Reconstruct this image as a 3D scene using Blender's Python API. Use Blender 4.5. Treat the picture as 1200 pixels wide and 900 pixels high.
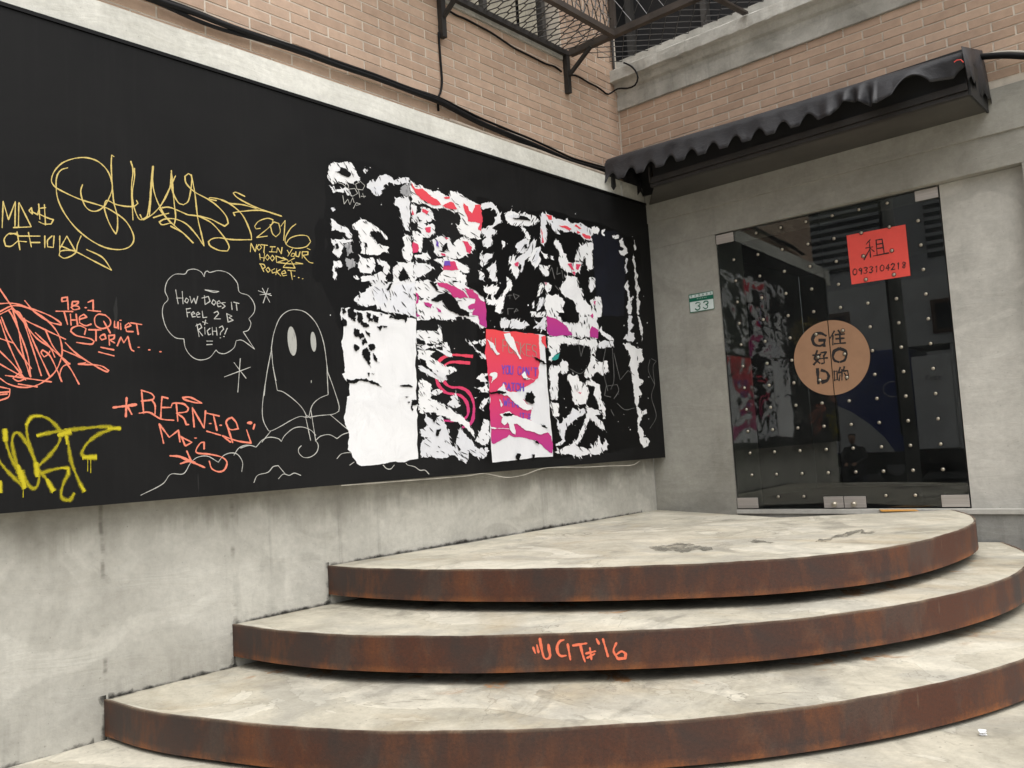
import bpy, bmesh, math, random
import numpy as np
from mathutils import Vector
from mathutils.geometry import tessellate_polygon
random.seed(7)
for o in list(bpy.data.objects): bpy.data.objects.remove(o)
scn = bpy.context.scene
COL = scn.collection
S = 0.87          # survey units -> metres
# ---------------------------------------------------------------- camera
CAM = np.array([4.3007014, -6.7754238, 0.6130399]); YAW, PIT, ROL, FPX = -0.7230377, 0.0785657, -0.0609708, 1002.6426
def cam_axes():
    f = np.array([math.sin(YAW)*math.cos(PIT), math.cos(YAW)*math.cos(PIT), math.sin(PIT)])
    rt = np.array([math.cos(YAW), -math.sin(YAW), 0.]); up = np.cross(rt, f)
    return (math.cos(ROL)*rt+math.sin(ROL)*up, -math.sin(ROL)*rt+math.cos(ROL)*up, f)
R_, U_, F_ = cam_axes()
cd = bpy.data.cameras.new('camera'); cam = bpy.data.objects.new('camera', cd); COL.objects.link(cam)
cd.sensor_width = 36; cd.lens = 36*FPX/1200; cd.clip_end = 400; cd.clip_start = .05
from mathutils import Matrix
cam.matrix_world = Matrix(((R_[0],U_[0],-F_[0],CAM[0]*S),(R_[1],U_[1],-F_[1],CAM[1]*S),(R_[2],U_[2],-F_[2],CAM[2]*S),(0,0,0,1)))
scn.camera = cam
# ---------------------------------------------------------------- light
SUN_EL, SUN_AZ = math.radians(66), math.radians(112)      # azimuth clockwise from +y
w = bpy.data.worlds.new('World'); scn.world = w; w.use_nodes = True
wn = w.node_tree; bg = wn.nodes['Background']
sky = wn.nodes.new('ShaderNodeTexSky'); sky.sky_type = 'NISHITA'; sky.sun_disc = False
sky.sun_elevation = SUN_EL; sky.sun_rotation = SUN_AZ; sky.dust_density = 4; sky.air_density = 1.0
hs = wn.nodes.new('ShaderNodeHueSaturation'); hs.inputs['Saturation'].default_value = .10
wn.links.new(sky.outputs[0], hs.inputs['Color']); wn.links.new(hs.outputs[0], bg.inputs[0])
bg.inputs[1].default_value = .14
sd = bpy.data.lights.new('sun', 'SUN'); sd.energy = 1.4; sd.angle = math.radians(75); sd.color = (1, .97, .93)
so = bpy.data.objects.new('sun', sd); COL.objects.link(so)
dvec = Vector((math.sin(SUN_AZ)*math.cos(SUN_EL), math.cos(SUN_AZ)*math.cos(SUN_EL), math.sin(SUN_EL)))
so.rotation_euler = dvec.to_track_quat('Z', 'Y').to_euler(); so.location = dvec*30
scn.view_settings.view_transform = 'Standard'; scn.view_settings.look = 'None'
scn.view_settings.exposure = 0.62; scn.view_settings.gamma = 1
scn.render.engine = 'CYCLES'
# ---------------------------------------------------------------- pixel -> place
TILT = -math.tan(math.radians(2.4)); YG = .046; DXM = 1.705
def un(p, axis, val):
    d = F_+(p[0]-600)/FPX*R_-(p[1]-450)/FPX*U_
    t = (val-CAM[axis])/d[axis]; return CAM+t*d
def mir(p, Y):                       # a thing seen in the door glass, standing Y in front of the door
    d = F_+(p[0]-600)/FPX*R_-(p[1]-450)/FPX*U_; n = np.array([TILT, 1., 0]); n /= np.linalg.norm(n)
    g = np.array([DXM, YG, 0.]); h = CAM+d*(((g-CAM)@n)/(d@n)); d = d-2*(d@n)*n
    return h+d*((-Y-h[1])/d[1])
# ---------------------------------------------------------------- object helpers
def tag(o, label=None, cat=None, group=None, kind=None):
    for k, v in (('label', label), ('category', cat), ('group', group), ('kind', kind)):
        if v: o[k] = v
    return o
ORG = {}
def thing(name, loc, label, cat, group=None):
    o = bpy.data.objects.new(name, None); COL.objects.link(o); o.empty_display_size = .1
    o.location = Vector(loc)*S; ORG[o] = Vector(loc)*S
    return tag(o, label, cat, group)
def place(o, world, parent):
    world = Vector(world); ORG[o] = world
    if parent is not None: o.parent = parent; o.location = world-ORG[parent]
    else: o.location = world
def obj(name, V, Fc, mat, parent=None, uv=None, smooth=False, kind=None, label=None):
    V = np.asarray(V, float)*S
    o0 = (V.min(0)+V.max(0))/2; o0[2] = V[:, 2].min()
    me = bpy.data.meshes.new(name); me.from_pydata((V-o0).tolist(), [], [tuple(f) for f in Fc])
    if uv is not None:
        l = me.uv_layers.new(name='UVMap')
        for lp in me.loops: l.data[lp.index].uv = uv[lp.vertex_index]
    me.validate(); me.update()
    if smooth:
        for p in me.polygons: p.use_smooth = True
    me.materials.append(mat)
    o = bpy.data.objects.new(name, me); COL.objects.link(o); place(o, o0, parent)
    if kind: o['kind'] = kind
    if label: o['label'] = label
    return o
def dupe(src, world, parent, rot=None):
    c = src.copy(); COL.objects.link(c); place(c, Vector(world), parent)
    if rot is not None: c.rotation_euler = rot
    return c
class MB:
    def __init__(s): s.v = []; s.f = []
    def add(s, V, Fc):
        b = len(s.v); s.v += [tuple(map(float, q)) for q in V]; s.f += [tuple(i+b for i in f) for f in Fc]; return s
    def box(s, a, b, bev=0):
        x0, y0, z0 = np.minimum(a, b); x1, y1, z1 = np.maximum(a, b)
        if not bev:
            return s.add([(x0,y0,z0),(x1,y0,z0),(x1,y1,z0),(x0,y1,z0),(x0,y0,z1),(x1,y0,z1),(x1,y1,z1),(x0,y1,z1)],
                  [(3,2,1,0),(4,5,6,7),(0,1,5,4),(1,2,6,5),(2,3,7,6),(3,0,4,7)])
        bm = bmesh.new(); bmesh.ops.create_cube(bm, size=1)
        for q in bm.verts: q.co = ((x0+x1)/2+q.co.x*(x1-x0), (y0+y1)/2+q.co.y*(y1-y0), (z0+z1)/2+q.co.z*(z1-z0))
        bmesh.ops.bevel(bm, geom=bm.edges[:], offset=bev, segments=2, affect='EDGES', profile=.5)
        bm.verts.index_update(); s.add([q.co[:] for q in bm.verts], [[q.index for q in f.verts] for f in bm.faces]); bm.free(); return s
    def tube(s, P, r, n=8, caps=True):
        P = [Vector(p) for p in P]; rr = r if hasattr(r, '__len__') else [r]*len(P); rings = []; u = None
        for i, p in enumerate(P):
            t = (P[min(i+1, len(P)-1)]-P[max(i-1, 0)])
            if t.length < 1e-9: t = Vector((0, 0, 1))
            t.normalize()
            if u is None: u = t.orthogonal().normalized()
            else:
                u = u-t*u.dot(t)
                u = u.normalized() if u.length > 1e-6 else t.orthogonal().normalized()
            k = t.cross(u); rings.append([p+(u*math.cos(a)+k*math.sin(a))*rr[i] for a in [2*math.pi*j/n for j in range(n)]])
        V = [q for rg in rings for q in rg]; Fc = []
        for i in range(len(P)-1):
            for j in range(n): Fc.append((i*n+j, i*n+(j+1) % n, (i+1)*n+(j+1) % n, (i+1)*n+j))
        if caps: Fc += [tuple(range(n-1, -1, -1)), tuple(range((len(P)-1)*n, len(P)*n))]
        return s.add(V, Fc)
    def bar(s, a, b, w, h=None):     # rectangular bar from a to b
        h = h or w; a = Vector(a); b = Vector(b); t = (b-a).normalized()
        u = t.cross(Vector((0, 0, 1)))
        u = u.normalized() if u.length > 1e-4 else Vector((1, 0, 0)); k = u.cross(t)
        V = [p+u*sx*w/2+k*sz*h/2 for p in (a, b) for sx, sz in ((-1,-1),(1,-1),(1,1),(-1,1))]
        return s.add(V, [(3,2,1,0),(4,5,6,7),(0,1,5,4),(1,2,6,5),(2,3,7,6),(3,0,4,7)])
    def lean(s, side):
        xm = DXM
        s.v = [(x, y-TILT*(x-xm), z) for x, y, z in s.v]; return s
    def build(s, name, mat, parent=None, **k): return obj(name, s.v, s.f, mat, parent, **k)
def spline(P, step=.35, corner=62):
    """Catmull-Rom through P, keeping corners sharper than `corner` degrees; step in the units of P."""
    P = [np.asarray(p, float) for p in P]
    if len(P) < 3:
        n = max(1, int(np.linalg.norm(P[-1]-P[0])/step)); return [P[0]+(P[-1]-P[0])*i/n for i in range(n+1)]
    cut = [0]
    for i in range(1, len(P)-1):
        a = P[i]-P[i-1]; b = P[i+1]-P[i]; c = a@b/(np.linalg.norm(a)*np.linalg.norm(b)+1e-9)
        if math.degrees(math.acos(max(-1, min(1, c)))) > corner: cut.append(i)
    cut.append(len(P)-1); out = [P[0]]
    for s, e in zip(cut[:-1], cut[1:]):
        Q = P[s:e+1]; Q = [2*Q[0]-Q[1]]+Q+[2*Q[-1]-Q[-2]]
        for i in range(1, len(Q)-2):
            n = max(1, int(np.linalg.norm(Q[i+1]-Q[i])/step))
            for k in range(1, n+1):
                t = k/n; p0, p1, p2, p3 = Q[i-1:i+3]
                out.append(.5*(2*p1+(p2-p0)*t+(2*p0-5*p1+4*p2-p3)*t*t+(3*p1-p0-3*p2+p3)*t**3))
    return out
# ---------------------------------------------------------------- material helpers
class NT:
    def __init__(s, name):
        s.m = bpy.data.materials.new(name); s.m.use_nodes = True; s.t = s.m.node_tree; s.t.nodes.clear()
        s.out = s.t.nodes.new('ShaderNodeOutputMaterial'); s._pos = None
    def n(s, typ, ins=None, **kw):
        nd = s.t.nodes.new('ShaderNode'+typ)
        for k, v in kw.items(): setattr(nd, k, v)
        for k, v in (ins or {}).items(): s.set(nd.inputs[k], v)
        return nd
    def set(s, sock, v):
        if isinstance(v, bpy.types.NodeSocket): s.t.links.new(v, sock)
        elif isinstance(v, bpy.types.Node): s.t.links.new(v.outputs[0], sock)
        else: sock.default_value = tuple(v)+(1,) if (hasattr(v, '__len__') and len(v) == 3 and sock.type == 'RGBA') else v
    def pos(s):
        if s._pos is None: s._pos = s.n('NewGeometry').outputs['Position']
        return s._pos
    def vec(s, sc, off=(0,0,0), src=None):
        return s.n('Mapping', {'Vector': src or s.pos(), 'Scale': sc if hasattr(sc, '__len__') else (sc,)*3, 'Location': off}).outputs[0]
    def noise(s, sc, det=6, rough=.6, dist=0., off=(0,0,0), src=None):
        return s.n('TexNoise', {'Vector': s.vec(sc, off, src), 'Scale': 1., 'Detail': det, 'Roughness': rough, 'Distortion': dist}).outputs[0]
    def ramp(s, f, a, b, lo=0., hi=1.):
        return s.n('MapRange', {'Value': f, 'From Min': a, 'From Max': b, 'To Min': lo, 'To Max': hi}).outputs[0]
    def mix(s, f, a, b, mode='MIX'):
        nd = s.n('Mix', data_type='RGBA', blend_type=mode); s.set(nd.inputs[0], f); s.set(nd.inputs[6], a); s.set(nd.inputs[7], b); return nd.outputs[2]
    def math(s, op, a, b=0.):
        nd = s.n('Math', operation=op); s.set(nd.inputs[0], a); s.set(nd.inputs[1], b); return nd.outputs[0]
    def bump(s, h, st=.2, d=.01, prev=None):
        nd = s.n('Bump', {'Height': h, 'Strength': st, 'Distance': d})
        if prev is not None: s.set(nd.inputs['Normal'], prev)
        return nd.outputs[0]
    def done(s, col, rough=.8, nor=None, metal=0., alpha=None, spec=None):
        b = s.n('BsdfPrincipled', {'Base Color': col, 'Roughness': rough, 'Metallic': metal})
        if spec is not None: b.inputs['Specular IOR Level'].default_value = spec
        if nor is not None: s.set(b.inputs['Normal'], nor)
        if alpha is not None: s.set(b.inputs['Alpha'], alpha)
        s.t.links.new(b.outputs[0], s.out.inputs[0]); return s.m
def plain(name, col, rough=.7, metal=0., var=.12, sc=6., bump=0., spec=None):
    t = NT(name); f = t.ramp(t.noise(sc, 6, .65), .3, .7, 1-var, 1+var)
    c = t.mix(1., col, t.n('CombineColor', {0: f, 1: f, 2: f}).outputs[0], 'MULTIPLY')
    nor = t.bump(t.noise(sc*12, 4, .6), bump, .004) if bump else None
    return t.done(c, rough, nor, metal, spec=spec)
def lin(r, g, b): return tuple(((c/255+.055)/1.055)**2.4 if c > 10 else c/255/12.92 for c in (r, g, b))

def concrete(name, c_lo, c_hi, streak=.25, patch=.10, sc=1., con=.08, bump=.25, seams=(), rough=.85, drip=None):
    t = NT(name)
    big = t.noise((.9*sc,)*3, 8, .62, .6); mid = t.noise(3.2*sc, 9, .68, .4, (3,1,7)); fine = t.noise(26*sc, 8, .72)
    c = t.mix(t.ramp(big, .34, .68), c_lo, c_hi)
    # trowelled patches with an edge of their own
    pt = t.ramp(t.noise((1.7*sc, 1.7*sc, 2.3*sc), 6, .55, 1.2, (9,4,2)), .50, .56)
    c = t.mix(t.math('MULTIPLY', pt, patch*2), c, tuple(min(1, q*1.25) for q in c_hi))
    dk = t.ramp(mid, .40, .66, 1+con*.7, 1-con); c = t.mix(1., c, t.n('CombineColor', {0: dk, 1: dk, 2: dk}).outputs[0], 'MULTIPLY')
    if streak:
        st = t.noise((9*sc, 9*sc, .5*sc), 7, .66, .25, (1,5,0)); msk = t.ramp(t.noise((.8,.8,.9), 3, .5, 0, (4,4,4)), .42, .66)
        sv = t.math('MULTIPLY', t.ramp(st, .52, .72), msk)
        c = t.mix(t.math('MULTIPLY', sv, streak), c, tuple(q*.32 for q in c_lo))
    if drip:                      # dirty run-off below an edge at height drip (m)
        z = t.n('SeparateXYZ', {0: t.pos()}).outputs[2]
        ln = t.ramp(t.noise((3.2, 3.2, .15), 7, .68, .2, (2,2,2)), .3, .7, .05, drip[1])
        k = t.math('SUBTRACT', 1., t.math('DIVIDE', t.math('SUBTRACT', drip[0], z), ln))
        k = t.math('MULTIPLY', t.ramp(k, 0, .5), t.ramp(t.noise((3,3,1.5), 5, .6), .3, .6, .22, .55))
        c = t.mix(k, c, (.15, .14, .108))
    for y0, wd in seams:
        y = t.n('SeparateXYZ', {0: t.pos()}).outputs[1]
        d = t.math('ABSOLUTE', t.math('ADD', t.math('SUBTRACT', y, y0), t.ramp(t.noise((1,1,6), 4, .6), .3, .7, -.006, .006)))
        k = t.math('MULTIPLY', t.ramp(d, wd, wd*.3), t.ramp(t.noise((1,1,7), 4, .7, 0, (y0,0,0)), .50, .60))
        c = t.mix(t.math('MULTIPLY', k, .5), c, (.07, .06, .045))
    fv = t.ramp(fine, .3, .75, .88, 1.10); c = t.mix(1., c, t.n('CombineColor', {0: fv, 1: fv, 2: fv}).outputs[0], 'MULTIPLY')
    pits = t.ramp(t.noise(75*sc, 2, .5), .70, .76); c = t.mix(t.math('MULTIPLY', pits, .45), c, tuple(q*.4 for q in c_lo))
    nb = t.bump(t.noise((2.2, 2.2, 7), 6, .6, 1.5), bump, .02); nb = t.bump(fine, bump, .006, nb)
    return t.done(c, t.ramp(mid, .3, .7, rough-.12, rough+.08), nb)

M = {}
M['wall'] = concrete('wall_concrete', (.335,.322,.282), (.52,.505,.452), .7, .14, 1., .10, seams=((-4.98*S, .012), (-4.28*S, .016)), drip=(.50*S, .34))
M['front'] = concrete('door_wall_concrete', (.255,.245,.212), (.395,.383,.34), .18, .08, 1.0)
M['panel'] = concrete('smooth_render', (.42,.41,.375), (.55,.535,.49), .12, .14, 1.0)
M['gap_shade'] = plain('painted_gap_shade', (.022,.020,.017), .9, var=.5, sc=12, bump=.4)  # near-black colour standing in for deep shade below the steel edges
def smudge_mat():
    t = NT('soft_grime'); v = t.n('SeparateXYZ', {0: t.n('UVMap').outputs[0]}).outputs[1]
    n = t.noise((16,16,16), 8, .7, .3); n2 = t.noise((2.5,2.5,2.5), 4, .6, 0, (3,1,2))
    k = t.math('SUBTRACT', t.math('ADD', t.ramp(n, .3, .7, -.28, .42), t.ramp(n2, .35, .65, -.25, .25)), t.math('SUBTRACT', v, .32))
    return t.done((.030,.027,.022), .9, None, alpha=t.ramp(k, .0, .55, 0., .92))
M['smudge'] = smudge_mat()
M['base'] = concrete('base_concrete', (.16,.16,.15), (.33,.33,.31), .8, .05, 1.6)
M['band'] = concrete('band_concrete', (.56,.55,.49), (.72,.71,.65), .25, .08, 1.2)
M['cornice'] = concrete('cornice_concrete', (.34,.33,.295), (.64,.63,.58), .4, .10, 2.2)

def tread_mat():
    t = NT('tread_concrete')
    uv = t.n('UVMap').outputs[0]; sx = t.n('SeparateXYZ', {0: uv}); v = sx.outputs[1]
    big = t.noise((1.3, 1.3, 1.3), 9, .65, .9); mid = t.noise(4.5, 9, .7, .6, (2,6,1)); fine = t.noise(38, 8, .75)
    c = t.mix(t.ramp(big, .30, .64), (.31,.285,.222), (.56,.52,.42))
    pn = t.noise((1.3, 1.7, 1), 5, .5, 1.2, (5,3,2)); pt = t.ramp(pn, .548, .556)
    c = t.mix(t.math('MULTIPLY', pt, .55), c, (.62,.585,.49))
    ed = t.math('MULTIPLY', t.ramp(t.math('ABSOLUTE', t.math('SUBTRACT', pn, .549)), .005, .001), .28); c = t.mix(ed, c, (.17,.155,.12))
    dk = t.ramp(mid, .36, .72, 1.08, .74); c = t.mix(1., c, t.n('CombineColor', {0: dk, 1: dk, 2: dk}).outputs[0], 'MULTIPLY')
    oc = t.ramp(t.noise((1.1, 1.5, 1), 6, .6, 1.0, (1,9,6)), .52, .66, 0, .5); c = t.mix(oc, c, (.36,.285,.175))
    gy = t.ramp(t.noise((1.6, 2.2, 1), 7, .62, .8, (6,2,8)), .50, .60, 0, .45); c = t.mix(gy, c, (.30,.29,.255))
    damp = t.ramp(t.noise((2.2, 1.5, 1), 6, .6, 1.4, (8,1,3)), .57, .66); c = t.mix(t.math('MULTIPLY', damp, .5), c, (.17,.16,.13))
    # rust and dirt washed out from under the steel edge above (v = 1 at that edge)
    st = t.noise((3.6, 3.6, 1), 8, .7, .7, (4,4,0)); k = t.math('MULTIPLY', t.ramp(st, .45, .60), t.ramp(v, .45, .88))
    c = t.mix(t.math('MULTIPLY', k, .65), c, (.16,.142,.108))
    ru = t.math('MULTIPLY', t.ramp(t.noise((4.6, 4.6, 1), 6, .65, .6, (3,0,0)), .585, .65), t.ramp(v, .60, .86))
    c = t.mix(t.math('MULTIPLY', ru, .85), c, (.36,.17,.06))
    fv = t.ramp(fine, .3, .75, .86, 1.12); c = t.mix(1., c, t.n('CombineColor', {0: fv, 1: fv, 2: fv}).outputs[0], 'MULTIPLY')
    pits = t.ramp(t.noise(55, 3, .6), .66, .70); c = t.mix(t.math('MULTIPLY', pits, .5), c, (.13,.12,.10))
    hc = t.math('MULTIPLY', t.ramp(t.math('ABSOLUTE', t.math('SUBTRACT', t.noise((1.5,1.5,1), 5, .55, .6, (7,7,1)), .5)), .0035, .0005), t.ramp(t.noise(1.1, 3, .5, 0, (2,8,4)), .5, .6)); c = t.mix(t.math('MULTIPLY', hc, .6), c, (.10,.09,.07))
    nb = t.bump(pt, .12, .004); nb = t.bump(mid, .2, .01, nb); nb = t.bump(fine, .22, .005, nb)
    return t.done(c, t.ramp(mid, .3, .7, .62, .85), nb)
M['tread'] = tread_mat()
def rust_mat():
    t = NT('rusted_steel'); uv = t.n('UVMap').outputs[0]; v = t.n('SeparateXYZ', {0: uv}).outputs[1]
    a = t.noise((1.6, .35, 1), 7, .6, .4, src=uv); b = t.noise((5.0, .28, 1), 8, .68, .25, (4,0,0), src=uv); f = t.noise((75, 16, 1), 8, .8, .4, src=uv)
    c = t.mix(t.ramp(a, .40, .60), (.038,.023,.019), (.070,.021,.009))
    c = t.mix(t.math('MULTIPLY', t.ramp(b, .50, .66), .75), c, (.130,.040,.011))
    c = t.mix(t.math('MULTIPLY', t.ramp(t.noise((3.1,.25,1), 6, .6, .3, (9,0,0), src=uv), .54, .62), .32), c, (.075,.060,.048))
    c = t.mix(t.math('MULTIPLY', t.ramp(t.noise((11,.3,1), 4, .6, .2, (5,0,0), src=uv), .60, .68), .45), c, (.030,.022,.020))
    c = t.mix(t.math('MULTIPLY', t.ramp(t.noise((26,.35,1), 3, .6, .1, (1,7,0), src=uv), .68, .74), .35), c, (.17,.11,.07))
    c = t.mix(t.math('MULTIPLY', t.ramp(v, .20, .0), t.ramp(b, .42, .62, 0., .85)), c, (.24,.078,.018))
    c = t.mix(t.math('MULTIPLY', t.ramp(v, .93, 1.0), t.ramp(b, .4, .6, .1, .6)), c, (.26,.21,.15))
    fv = t.ramp(f, .32, .68, .58, 1.38); c = t.mix(1., c, t.n('CombineColor', {0: fv, 1: fv, 2: fv}).outputs[0], 'MULTIPLY')
    return t.done(c, t.ramp(f, .3, .7, .48, .72), t.bump(f, .28, .003))
M['rust'] = rust_mat()
def brick_mat():
    t = NT('brick_tile'); g = t.n('NewGeometry'); oi = t.n('ObjectInfo')
    r = t.math('FRACT', t.math('ADD', g.outputs['Random Per Island'], oi.outputs['Random']))
    c = t.mix(r, (.44,.305,.22), (.555,.395,.29)); n = t.noise(14, 8, .7); fv = t.ramp(n, .3, .7, .86, 1.1)
    c = t.mix(1., c, t.n('CombineColor', {0: fv, 1: fv, 2: fv}).outputs[0], 'MULTIPLY')
    dirt = t.ramp(t.noise((.8,.8,.8), 6, .6, 0, (3,3,3)), .52, .75); c = t.mix(t.math('MULTIPLY', dirt, .3), c, (.16,.115,.085))
    return t.done(c, .75, t.bump(t.noise((60,60,110), 5, .7), .25, .003))
M['brick'] = brick_mat()
M['mortar'] = plain('mortar', (.60,.535,.45), .9, var=.2, sc=9, bump=.3)
def board_mat():
    t = NT('black_board_paint'); a = t.noise((40, 40, 1.6), 6, .6); b = t.noise((1.1,1.1,1.6), 7, .6, .5); g = t.noise((90, 90, 90), 3, .6)
    c = t.mix(t.ramp(b, .3, .7), (.0036,.0036,.0038), (.0105,.0105,.0107)); c = t.mix(t.ramp(a, .52, .72, 0, .35), c, (.013,.013,.013))
    sc_ = t.math('MULTIPLY', t.ramp(t.noise((14, 14, 2.0), 3, .5, 0, (7,7,7)), .755, .765), .12); c = t.mix(sc_, c, (.12,.12,.115))
    return t.done(c, t.ramp(b, .3, .7, .52, .68), t.bump(a, .10, .004, t.bump(g, .08, .002)), spec=.16)
M['board'] = board_mat()
M['blackpaint'] = plain('fresh_black_paint', (.0026,.0026,.0028), .5, var=.3, sc=5, spec=.2)
M['bluepaint'] = plain('dark_blue_paint', (.0045,.0055,.011), .5, var=.4, sc=7, spec=.3)
def paper_mat(name, col, thin=0.):
    t = NT(name); n = t.noise((5,5,5), 6, .6, .8); f = t.noise((30,30,30), 5, .6)
    c = t.mix(t.ramp(n, .35, .7), col, tuple(q*.90 for q in col))
    rn = t.n('ObjectInfo').outputs['Random']; c = t.mix(t.math('MULTIPLY', t.math('MULTIPLY', rn, rn), .7 if name == 'white_paper' else 0.), c, (.60,.61,.66))
    if thin: c = t.mix(t.math('MULTIPLY', t.ramp(t.noise((22, 22, 7), 8, .75, .4), .54, .66), thin), c, (.06,.06,.065))
    return t.done(c, .7, t.bump(n, .55, .012, t.bump(f, .30, .004)), spec=.2)
M['paper'] = paper_mat('white_paper', (.86,.86,.86), .06)
M['thin'] = paper_mat('thin_grey_paper', (.74,.75,.79), .22)
M['scrape'] = paper_mat('scraped_paper', (.35,.35,.36), .9)
def print_mat():                    # printed ink: orange-red at the sheet's top fading to magenta at its foot
    t = NT('poster_print'); u = t.n('SeparateXYZ', {0: t.n('UVMap').outputs[0]}).outputs[1]
    cr = t.n('ValToRGB', {0: u}); e = cr.color_ramp.elements
    e[0].position = .0; e[0].color = (.40,.035,.25,1); e[1].position = 1; e[1].color = (.78,.072,.075,1)
    m_ = e.new(.45); m_.color = (.62,.048,.14,1)
    return t.done(cr.outputs[0], .6, t.bump(t.noise(20, 5, .6), .12, .003), spec=.25)
M['print'] = print_mat()
M['violet'] = plain('violet_ink', (.14,.06,.42), .6); M['teal'] = plain('teal_ink', (.02,.28,.25), .6); M['greyink'] = plain('grey_marker', (.26,.30,.25), .6)
def stroke_mat(name, col, streak=.25):
    t = NT(name); uv = t.n('UVMap').outputs[0]; n = t.noise((1.5, 6, 1), 5, .7, 0, src=uv); p = t.noise(70, 4, .7)
    a = t.math('MULTIPLY', t.ramp(n, .25, .5, 1-streak, 1), t.ramp(p, .30, .42, .72, 1))
    return t.done(col, .55, None, alpha=a, spec=.3)
M['m_yellow'] = stroke_mat('yellow_marker', (.66,.51,.17), .4); M['m_coral'] = stroke_mat('coral_marker', (.80,.24,.155), .3)
M['m_white'] = stroke_mat('white_marker', (.50,.495,.46)); M['m_faint'] = stroke_mat('faint_marker', (.17,.17,.165), .6)
M['m_eye'] = paper_mat('scribbled_grey', (.42,.42,.39), .7)
M['m_orange'] = stroke_mat('orange_marker', (.82,.19,.10), .2)
def spray_mat(name, dense):
    t = NT(name); sx = t.n('SeparateXYZ', {0: t.n('UVMap').outputs[0]}); d = t.math('ABSOLUTE', sx.outputs[1])
    g = t.noise(160, 3, .7); a = t.math('MULTIPLY', t.ramp(t.math('ADD', d, t.ramp(g, .3, .7, -.16, .16)), 1., .30), dense)
    return t.done((.52,.44,.012), .55, None, alpha=a, spec=.3)
M['spray'] = spray_mat('yellow_spray', .62); M['spraydense'] = spray_mat('dense_yellow_spray', 1.)
M['fabric'] = None
def fabric_mat():
    t = NT('awning_vinyl'); n = t.noise((4,4,4), 7, .65, .4); f = t.noise((18, 18, 40), 5, .6, .5)
    c = t.mix(t.ramp(n, .35, .7), (.016,.016,.019), (.034,.034,.038)); c = t.mix(t.ramp(f, .58, .75, 0, .4), c, (.06,.058,.055))
    return t.done(c, t.ramp(n, .3, .7, .42, .62), t.bump(f, .25, .01, t.bump(n, .3, .03)), spec=.45)
M['fabric'] = fabric_mat()
M['soffit'] = plain('soffit_board', (.060,.056,.048), .7, var=.25, sc=3, bump=.1)
M['iron'] = plain('painted_iron', (.022,.019,.017), .6, var=.4, sc=8, bump=.2)
M['ironbrown'] = plain('brown_iron', (.048,.037,.030), .6, var=.35, sc=9, bump=.2)
M['cable'] = plain('cable_rubber', (.0045,.0045,.005), .6, var=.3, spec=.2); M['cablepale'] = plain('pale_cable', (.45,.42,.36), .6)
M['net'] = plain('net_wire', (.055,.052,.05), .5, var=.4, sc=20); M['netdark'] = plain('dark_net_wire', (.03,.027,.024), .6)
M['pipe'] = plain('dusty_pipe', (.30,.25,.20), .8, var=.3, sc=10, bump=.2)
M['steel'] = None
def steel_mat():
    t = NT('brushed_steel'); n = t.noise((1.5,1.5,70), 5, .6)
    return t.done(t.mix(t.ramp(n, .3, .7), (.42,.39,.36), (.58,.54,.50)), t.ramp(n, .3, .7, .38, .5), None, .55)
M['steel'] = steel_mat()
M['stud'] = plain('stud_metal', (.46,.42,.34), .34, .85, .15); M['rubber'] = plain('black_rubber', (.012,.012,.012), .6)
M['dark'] = plain('dark_interior', (.005,.005,.006), .8); M['darkglass'] = plain('dark_window_glass', (.010,.012,.018), .12, spec=.5)
M['curtain'] = plain('pale_curtain', (.36,.33,.26), .85, var=.25, sc=5)
M['alu'] = plain('window_frame_paint', (.05,.047,.044), .5)
def glass_mat():
    t = NT('door_glass'); fr = t.n('Fresnel', {'IOR': 1.5})
    tr0 = t.n('BsdfTransparent', {'Color': (.72,.76,.74)}); du = t.n('BsdfDiffuse', {'Color': (.5,.52,.51)}); tr = t.n('MixShader', {0: t.ramp(t.noise((3,3,1.6), 6, .6, .4), .3, .7, .004, .024), 1: tr0.outputs[0], 2: du.outputs[0]}); gl = t.n('BsdfGlossy', {'Color': (1,1,1), 'Roughness': 0.0})
    mx = t.n('MixShader', {0: t.math('MINIMUM', t.math('MULTIPLY', fr.outputs[0], 1.05), 1.), 1: tr.outputs[0], 2: gl.outputs[0]}); t.t.links.new(mx.outputs[0], t.out.inputs[0]); return t.m
M['glass'] = glass_mat()
M['red'] = plain('red_paper', (.80,.082,.062), .6, var=.08, sc=5, bump=.1); M['ink'] = plain('black_ink', (.012,.010,.010), .5)
M['kraft'] = plain('kraft_paper', (.33,.185,.105), .7, var=.08, sc=12, bump=.1)
M['plate'] = plain('enamel_white', (.66,.74,.72), .35); M['green'] = plain('enamel_green', (.0,.13,.075), .35)
M['tape'] = plain('orange_tape', (.62,.30,.06), .6); M['litter'] = plain('litter_white', (.7,.7,.7), .7)
M['asphalt'] = plain('asphalt', (.055,.055,.055), .9, var=.3, sc=5, bump=.4)

# ================================================================= SETTING: ground
H = .225; T_FAS = .168; GZ = -.638
def ground_mat():
    return M['tread']
GX = [-6.0, 40.0]
V = [(-40,-9.2,GZ),(40,-9.2,GZ),(40,.2,GZ),(-40,.2,GZ)]
uvg = [(x*1.15, 0.0) for x, y, z in V]
tag(obj('pavement', V, [(0,1,2,3)], M['tread'], uv=uvg), 'pale stained concrete pavement below the curved steps', None, kind='structure')
tag(obj('street', [(-60,-60,GZ-.12),(60,-60,GZ-.12),(60,60,GZ-.12),(-60,60,GZ-.12)], [(0,1,2,3)], M['asphalt']), None, None, kind='structure')
kb = MB().box((-40,-9.36,GZ-.119),(40,-9.203,GZ+.003)); tag(kb.build('kerb', M['base']), None, None, kind='structure')

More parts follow.
